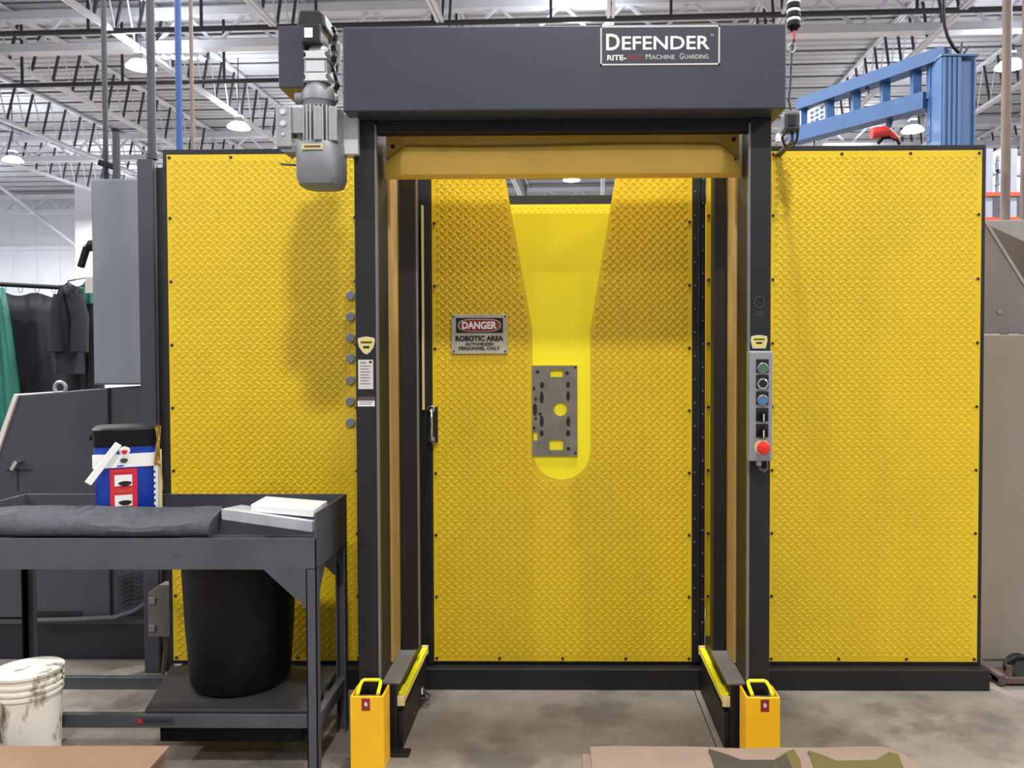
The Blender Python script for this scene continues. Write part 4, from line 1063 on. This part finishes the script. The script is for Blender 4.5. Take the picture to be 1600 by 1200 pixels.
# ------------------------------------------------------------------ right side
yb_ = 4.02
bm_ = thing('beige_machine', 'large beige and taupe machine at the right photo edge', 'machine', (2.6, yb_, 0))
mx0 = ax(1535, yb_)
zs2, zt2 = az(521, yb_, 1560), az(343, yb_, 1560)
B().box(mx0, mx0 + 1.3, yb_, yb_ + 1.4, .0, zs2 - .006).obj('lower_panel', 'beige', bm_, .006)
pA, pC = at(1540, 345, yb_), at(1604, 446, yb_)
xe = mx0 + 1.3; sl_ = (pC.z - pA.z) / (pC.x - pA.x)
xl = mx0 + .01
B().prism([(xl, zs2), (xe, zs2), (xe, max(zs2 + .01, pA.z + sl_ * (xe - pA.x))) if pA.z + sl_ * (xe - pA.x) > zs2 else (pA.x + (zs2 + .01 - pA.z) / sl_, zs2 + .01), (xl, pA.z)], yb_ + .01, yb_ + .05).obj('upper_cheek', 'taupe', bm_, .003)
B().prism([(xl, pA.z), (xe - .1, zs2 + .02), (xe, zs2 + .02), (xe, zt2 + .02), (xl, zt2 + .005)], yb_ + .051, yb_ + 1.3).obj('hood_block', 'taupe_light', bm_, .004)
B().beam((xl, yb_ + .03, pA.z), (pC.x, yb_ + .03, pC.z), .05, .014).obj('hood_lip', 'taupe_light', bm_)
p = at(1563, 487, yb_)
B().cyl((p.x, yb_ + .005, p.z), (p.x, yb_ + .012, p.z), .01, n=10).obj('bolt_head', 'taupe_light', bm_)
# caster stand
yk = 3.86
ck = thing('caster_stand', 'rusty brown bracket with a black wheel, right edge of floor', 'caster', (ax(1590, yk), yk, 0))
wc_ = at(1591, 1043, yk)
whl = B().cyl((wc_.x, yk - .02, wc_.z), (wc_.x, yk + .025, wc_.z), .066, n=28).obj('wheel', 'can', ck, .008, True)
B().cyl((wc_.x, yk - .024, wc_.z), (wc_.x, yk - .019, wc_.z), .04, n=20).obj('wheel_hub', 'rubber', whl)
a, b = at(1558, 1054, yk), at(1640, 1046, yk)
B().box(ax(1558, yk), ax(1650, yk), yk - .04, yk + .1, wc_.z - .065, wc_.z - .035).box(ax(1558, yk), ax(1568, yk), yk - .045, yk + .1, wc_.z - .07, wc_.z - .02).obj('top_plate', 'rust', ck, .003)
B().beam(at(1562, 1058, yk), (ax(1606, yk), yk, .03), .03, .02).obj('brace', 'rust', ck)
B().box(ax(1545, yk), ax(1650, yk), yk + .02, yk + .1, 0, .025).obj('foot', 'rust', ck)
B().box(ax(1575, yk), ax(1582, yk), yk - .03, yk, wc_.z - .04, wc_.z + .02).obj('fork', 'rust', ck)
o = B().cyl(at(1536, 1031, 3.95), at(1578, 1031, 3.95), .005, n=6).obj('cable', 'ink')
tag(o, 'thin black cable stretched low across the beige machine', 'cable')

# jib crane
yq = 8.0
jc = thing('jib_crane', 'blue jib crane column with ladder-like arm reaching left', 'crane', (at(1498, 900, yq).x, yq, 0))
x0, x1 = at(1471, 100, yq).x, at(1527, 100, yq).x; zt_ = az(88, yq, 1498)
sec = []
for k in range(4):
    xx = x0 + (x1 - x0) * .55 * k / 3.6
    sec += [(xx, 0.0), (xx + .035, 0.0), (xx + .042, -.02), (xx + .06, -.02)]
bc = B(); bc.box(x0, x0 + (x1 - x0) * .57, yq, yq + .3, 0, zt_).box(x0 + (x1 - x0) * .57, x1, yq + .05, yq + .3, 0, zt_ - .02)
for k in range(4):
    xx = x0 + .012 + k * .048; bc.box(xx, xx + .024, yq - .018, yq, 0, zt_ - .01)
bc.box(x1 - .02, x1, yq + .02, yq + .05, 0, zt_ - .02).obj('column', 'crane', jc, .004)
B().box(x0 - .01, x1 + .01, yq - .02, yq + .3, zt_, zt_ + .02).obj('cap_plate', 'crane', jc)
B().beam(at(1500, 85, yq + .1), at(1503, 66, yq + .1), .02, .02).beam(at(1506, 84, yq + .1), at(1514, 72, yq + .1), .02, .02).obj('top_bolt', 'conduit', jc)
YA, YB_ = 9.75, 8.1
def lerp_px(px): return YA + (YB_ - YA) * ((px - 1250) / (1480 - 1250)) ** .92 if px > 1250 else YA
def chord(pts, wd, h, nm):
    b_ = B()
    for (xa_, ya_), (xb__, yb__) in zip(pts, pts[1:]):
        b_.beam(at(xa_, ya_, lerp_px(xa_)), at(xb__, yb__, lerp_px(xb__)), wd, h)
    return b_.obj(nm, 'crane_dark', jc)
chord([(1252, 165), (1478, 85)], .18, .13, 'arm_chord')
chord([(1240, 214), (1450, 158)], .18, .17, 'arm_chord')
for px in (1256, 1296, 1337, 1383, 1431, 1457):
    ya_ = 165 - (px - 1252) * 80 / 226; yb__ = (214 - (px - 1240) * 56 / 210) if px < 1450 else 222
    Y_ = lerp_px(px)
    B().beam(at(px, ya_, Y_), at(px, yb__, Y_), .085, .08).obj('arm_strut', 'crane_dark', jc)
for ya_, yb__ in ((148, 143), (205, 200)):
    B().beam(at(1452, ya_, lerp_px(1452)), at(1474, yb__, lerp_px(1474)), .1, .1).obj('hinge_bracket', 'crane_dark', jc)
Y_ = 9.55
a, b = at(1262, 202, Y_), at(1290, 166, Y_)
sgn = B().add([(a.x, Y_, a.z), (b.x, Y_ - .2, a.z + .08), (b.x, Y_ - .2, b.z + .03), (a.x, Y_, b.z - .05), (a.x, Y_ + .01, a.z), (b.x, Y_ - .19, a.z + .08), (b.x, Y_ - .19, b.z + .03), (a.x, Y_ + .01, b.z - .05)], [(0, 1, 2, 3), (7, 6, 5, 4), (0, 4, 5, 1), (1, 5, 6, 2), (2, 6, 7, 3), (3, 7, 4, 0)]).obj('capacity_sign', 'white', jc)
B_ = B()
for r_ in range(3):
    for c_i in range(4):
        u0, u1 = .1 + c_i * .21, .25 + c_i * .21; v = .2 + r_ * .25
        def q(u, vv):
            zl = a.z + (b.z - .05 - a.z) * vv; zr = a.z + .08 + (b.z + .03 - a.z - .08) * vv
            return (a.x + (b.x - a.x) * u, Y_ - .2 * u - .008, zl + (zr - zl) * u)
        B_.add([q(u0, v), q(u1, v), q(u1, v + .13), q(u0, v + .13)], [(0, 1, 2, 3)])
B_.obj('sign_print', 'crane_dark', sgn)
# hoist
yo = 8.7
ho = thing('chain_hoist', 'red chain hoist hanging below the blue crane arm', 'hoist', at(1385, 215, yo))
B().cyl(at(1361, 209, yo), at(1386, 205, yo), .06, n=18).obj('hoist_body', 'hoist', ho, .01, True)
B().cyl(at(1386, 205, yo), at(1404, 218, yo), .05, .02, n=14).obj('hoist_nose', 'hoist', ho, smooth=True)
B().beam(at(1388, 200, yo), at(1393, 178, yo), .04, .05).obj('trolley', 'crane', ho)
B().tube([at(x_, y_, yo) for x_, y_ in ((1372, 224), (1380, 216), (1392, 214), (1402, 219), (1406, 226))], .018, 8).obj('hoist_cable', 'can', ho, smooth=True)
p = at(1352, 124, 8.95)
oc = thing('arm_stop', 'small orange stop block clamped on the blue arm', 'clamp', p)
B().cyl(at(1347, 127, 8.9), at(1357, 124, 8.9), .055, n=12).obj('stop_block', 'rackorange', oc)
B().beam(at(1354, 128, 8.9), at(1355, 140, 8.9), .03, .03).obj('stop_bolt', 'conduit', oc)
o = B().tube([at(x_, y_, 8.1) for x_, y_ in ((1475, -60), (1474, -10), (1474, 20), (1476, 40), (1481, 58), (1490, 74), (1499, 83))], .017, 8).obj('supply_cable', 'can', None, smooth=True)
tag(o, 'black supply cable drooping to the blue crane column top', 'cable')

# pallet rack with wrapped goods, far right
yr = 13
rk = thing('pallet_rack', 'pallet rack with orange beams behind the taupe machine', 'rack', (at(1570, 900, yr).x, yr, 0))
for px in (1546, 1584, 1640):
    x_ = at(px, 300, yr).x
    B().box(x_ - .05, x_ + .05, yr, yr + .08, 0, az(232, yr, px)).obj('upright', 'rackblue', rk)
for py in (303, 312):
    B().box(at(1540, 300, yr).x, at(1660, 300, yr).x, yr - .04, yr, az(py + 4, yr, 1570), az(py - 2, yr, 1570)).obj('beam', 'rackorange', rk) if py == 303 else None
B().box(at(1540, 300, yr).x, at(1660, 300, yr).x, yr + .02, yr + .9, az(308, yr, 1570), az(306, yr, 1570)).obj('deck', 'rackblue', rk)
B().box(at(1540, 300, yr).x, at(1660, 300, yr).x, yr - .04, yr, az(348, yr, 1570), az(340, yr, 1570)).obj('beam', 'rackorange', rk)
B().box(at(1540, 300, yr).x, at(1660, 300, yr).x, yr + .02, yr + .9, az(346, yr, 1570), az(344, yr, 1570)).obj('deck', 'rackblue', rk)
for i, (p0_, p1_, top, lab) in enumerate(((1552, 1562, 236, 'narrow white wrapped pallet load beside the rack upright'), (1566, 1581, 228, 'tall white wrapped pallet load between the brown poles'), (1588, 1636, 240, 'wide white wrapped pallet load at the right edge'))):
    a, b = at(p0_, 304.5, yr), at(p1_, top, yr)
    t = thing('wrapped_load', lab, 'pallet load', (a.x, yr + .3, a.z))
    k3 = B(); nn = 4
    for r_ in range(nn):
        z0_, z1_ = a.z + (b.z - a.z) * r_ / nn, a.z + (b.z - a.z) * (r_ + 1) / nn - .01
        k3.box(a.x + .01 * (r_ % 2), b.x - .012 * ((r_ + 1) % 2), yr + .10 + .01 * (r_ % 2), yr + .7, z0_, z1_)
    k3.obj('wrapped_cartons', 'wrap', t, .01)
    B().box(a.x, b.x, yr + .095, yr + .6, (a.z + b.z) / 2, (a.z + b.z) / 2 + .05).obj('wrap_band', 'rackblue', t)

# cables tangled behind the left sensor bar
t = thing('cable_tangle', 'tangled dark cables on the floor behind the left sensor bar', 'cable', at(668, 1090, 3.7))
B().tube([at(x_, y_, Y_) for x_, y_, Y_ in ((656, 1068, 3.66), (662, 1080, 3.62), (672, 1086, 3.6), (667, 1094, 3.58), (657, 1092, 3.56), (652, 1098, 3.56))], .007, 7).tube([at(x_, y_, Y_) for x_, y_, Y_ in ((655, 1060, 3.7), (660, 1075, 3.66), (664, 1090, 3.62), (655, 1098, 3.55), (650, 1092, 3.52))], .007, 7).obj('cable', 'rubber', t, smooth=True)
B().tube([at(x_, y_, 3.62) for x_, y_ in ((654, 1070), (657, 1076), (660, 1084))], .008, 7).obj('connector', 'alu_light', t)
B().tube([at(646, 1096, 3.52), at(644, 1108, 3.46), at(645, 1120, 3.42)], .012, 8).obj('hose_end', 'rust', t)

# repeats share a group phrase
GROUPS = {'guard_panel': 'yellow diamond plate guard panels beside the doorway', 'post_guard': 'yellow guards at the door posts', 'light_curtain_bar': 'yellow sensor bars inside the doorway',
          'wrapped_load': 'wrapped pallet loads on the rack', 'work_jacket': 'jackets on the curtain rail', 'white_board': 'white boards on the table',
          'sprinkler_pipe': 'sprinkler pipes under the roof', 'conduit_pole': 'conduits rising to the roof', 'drop_pipe': 'pipes dropping from the roof'}
for o in list(bpy.data.objects):
    g_ = GROUPS.get(o.name.split('.')[0])
    if g_ and o.parent is None: o['group'] = g_
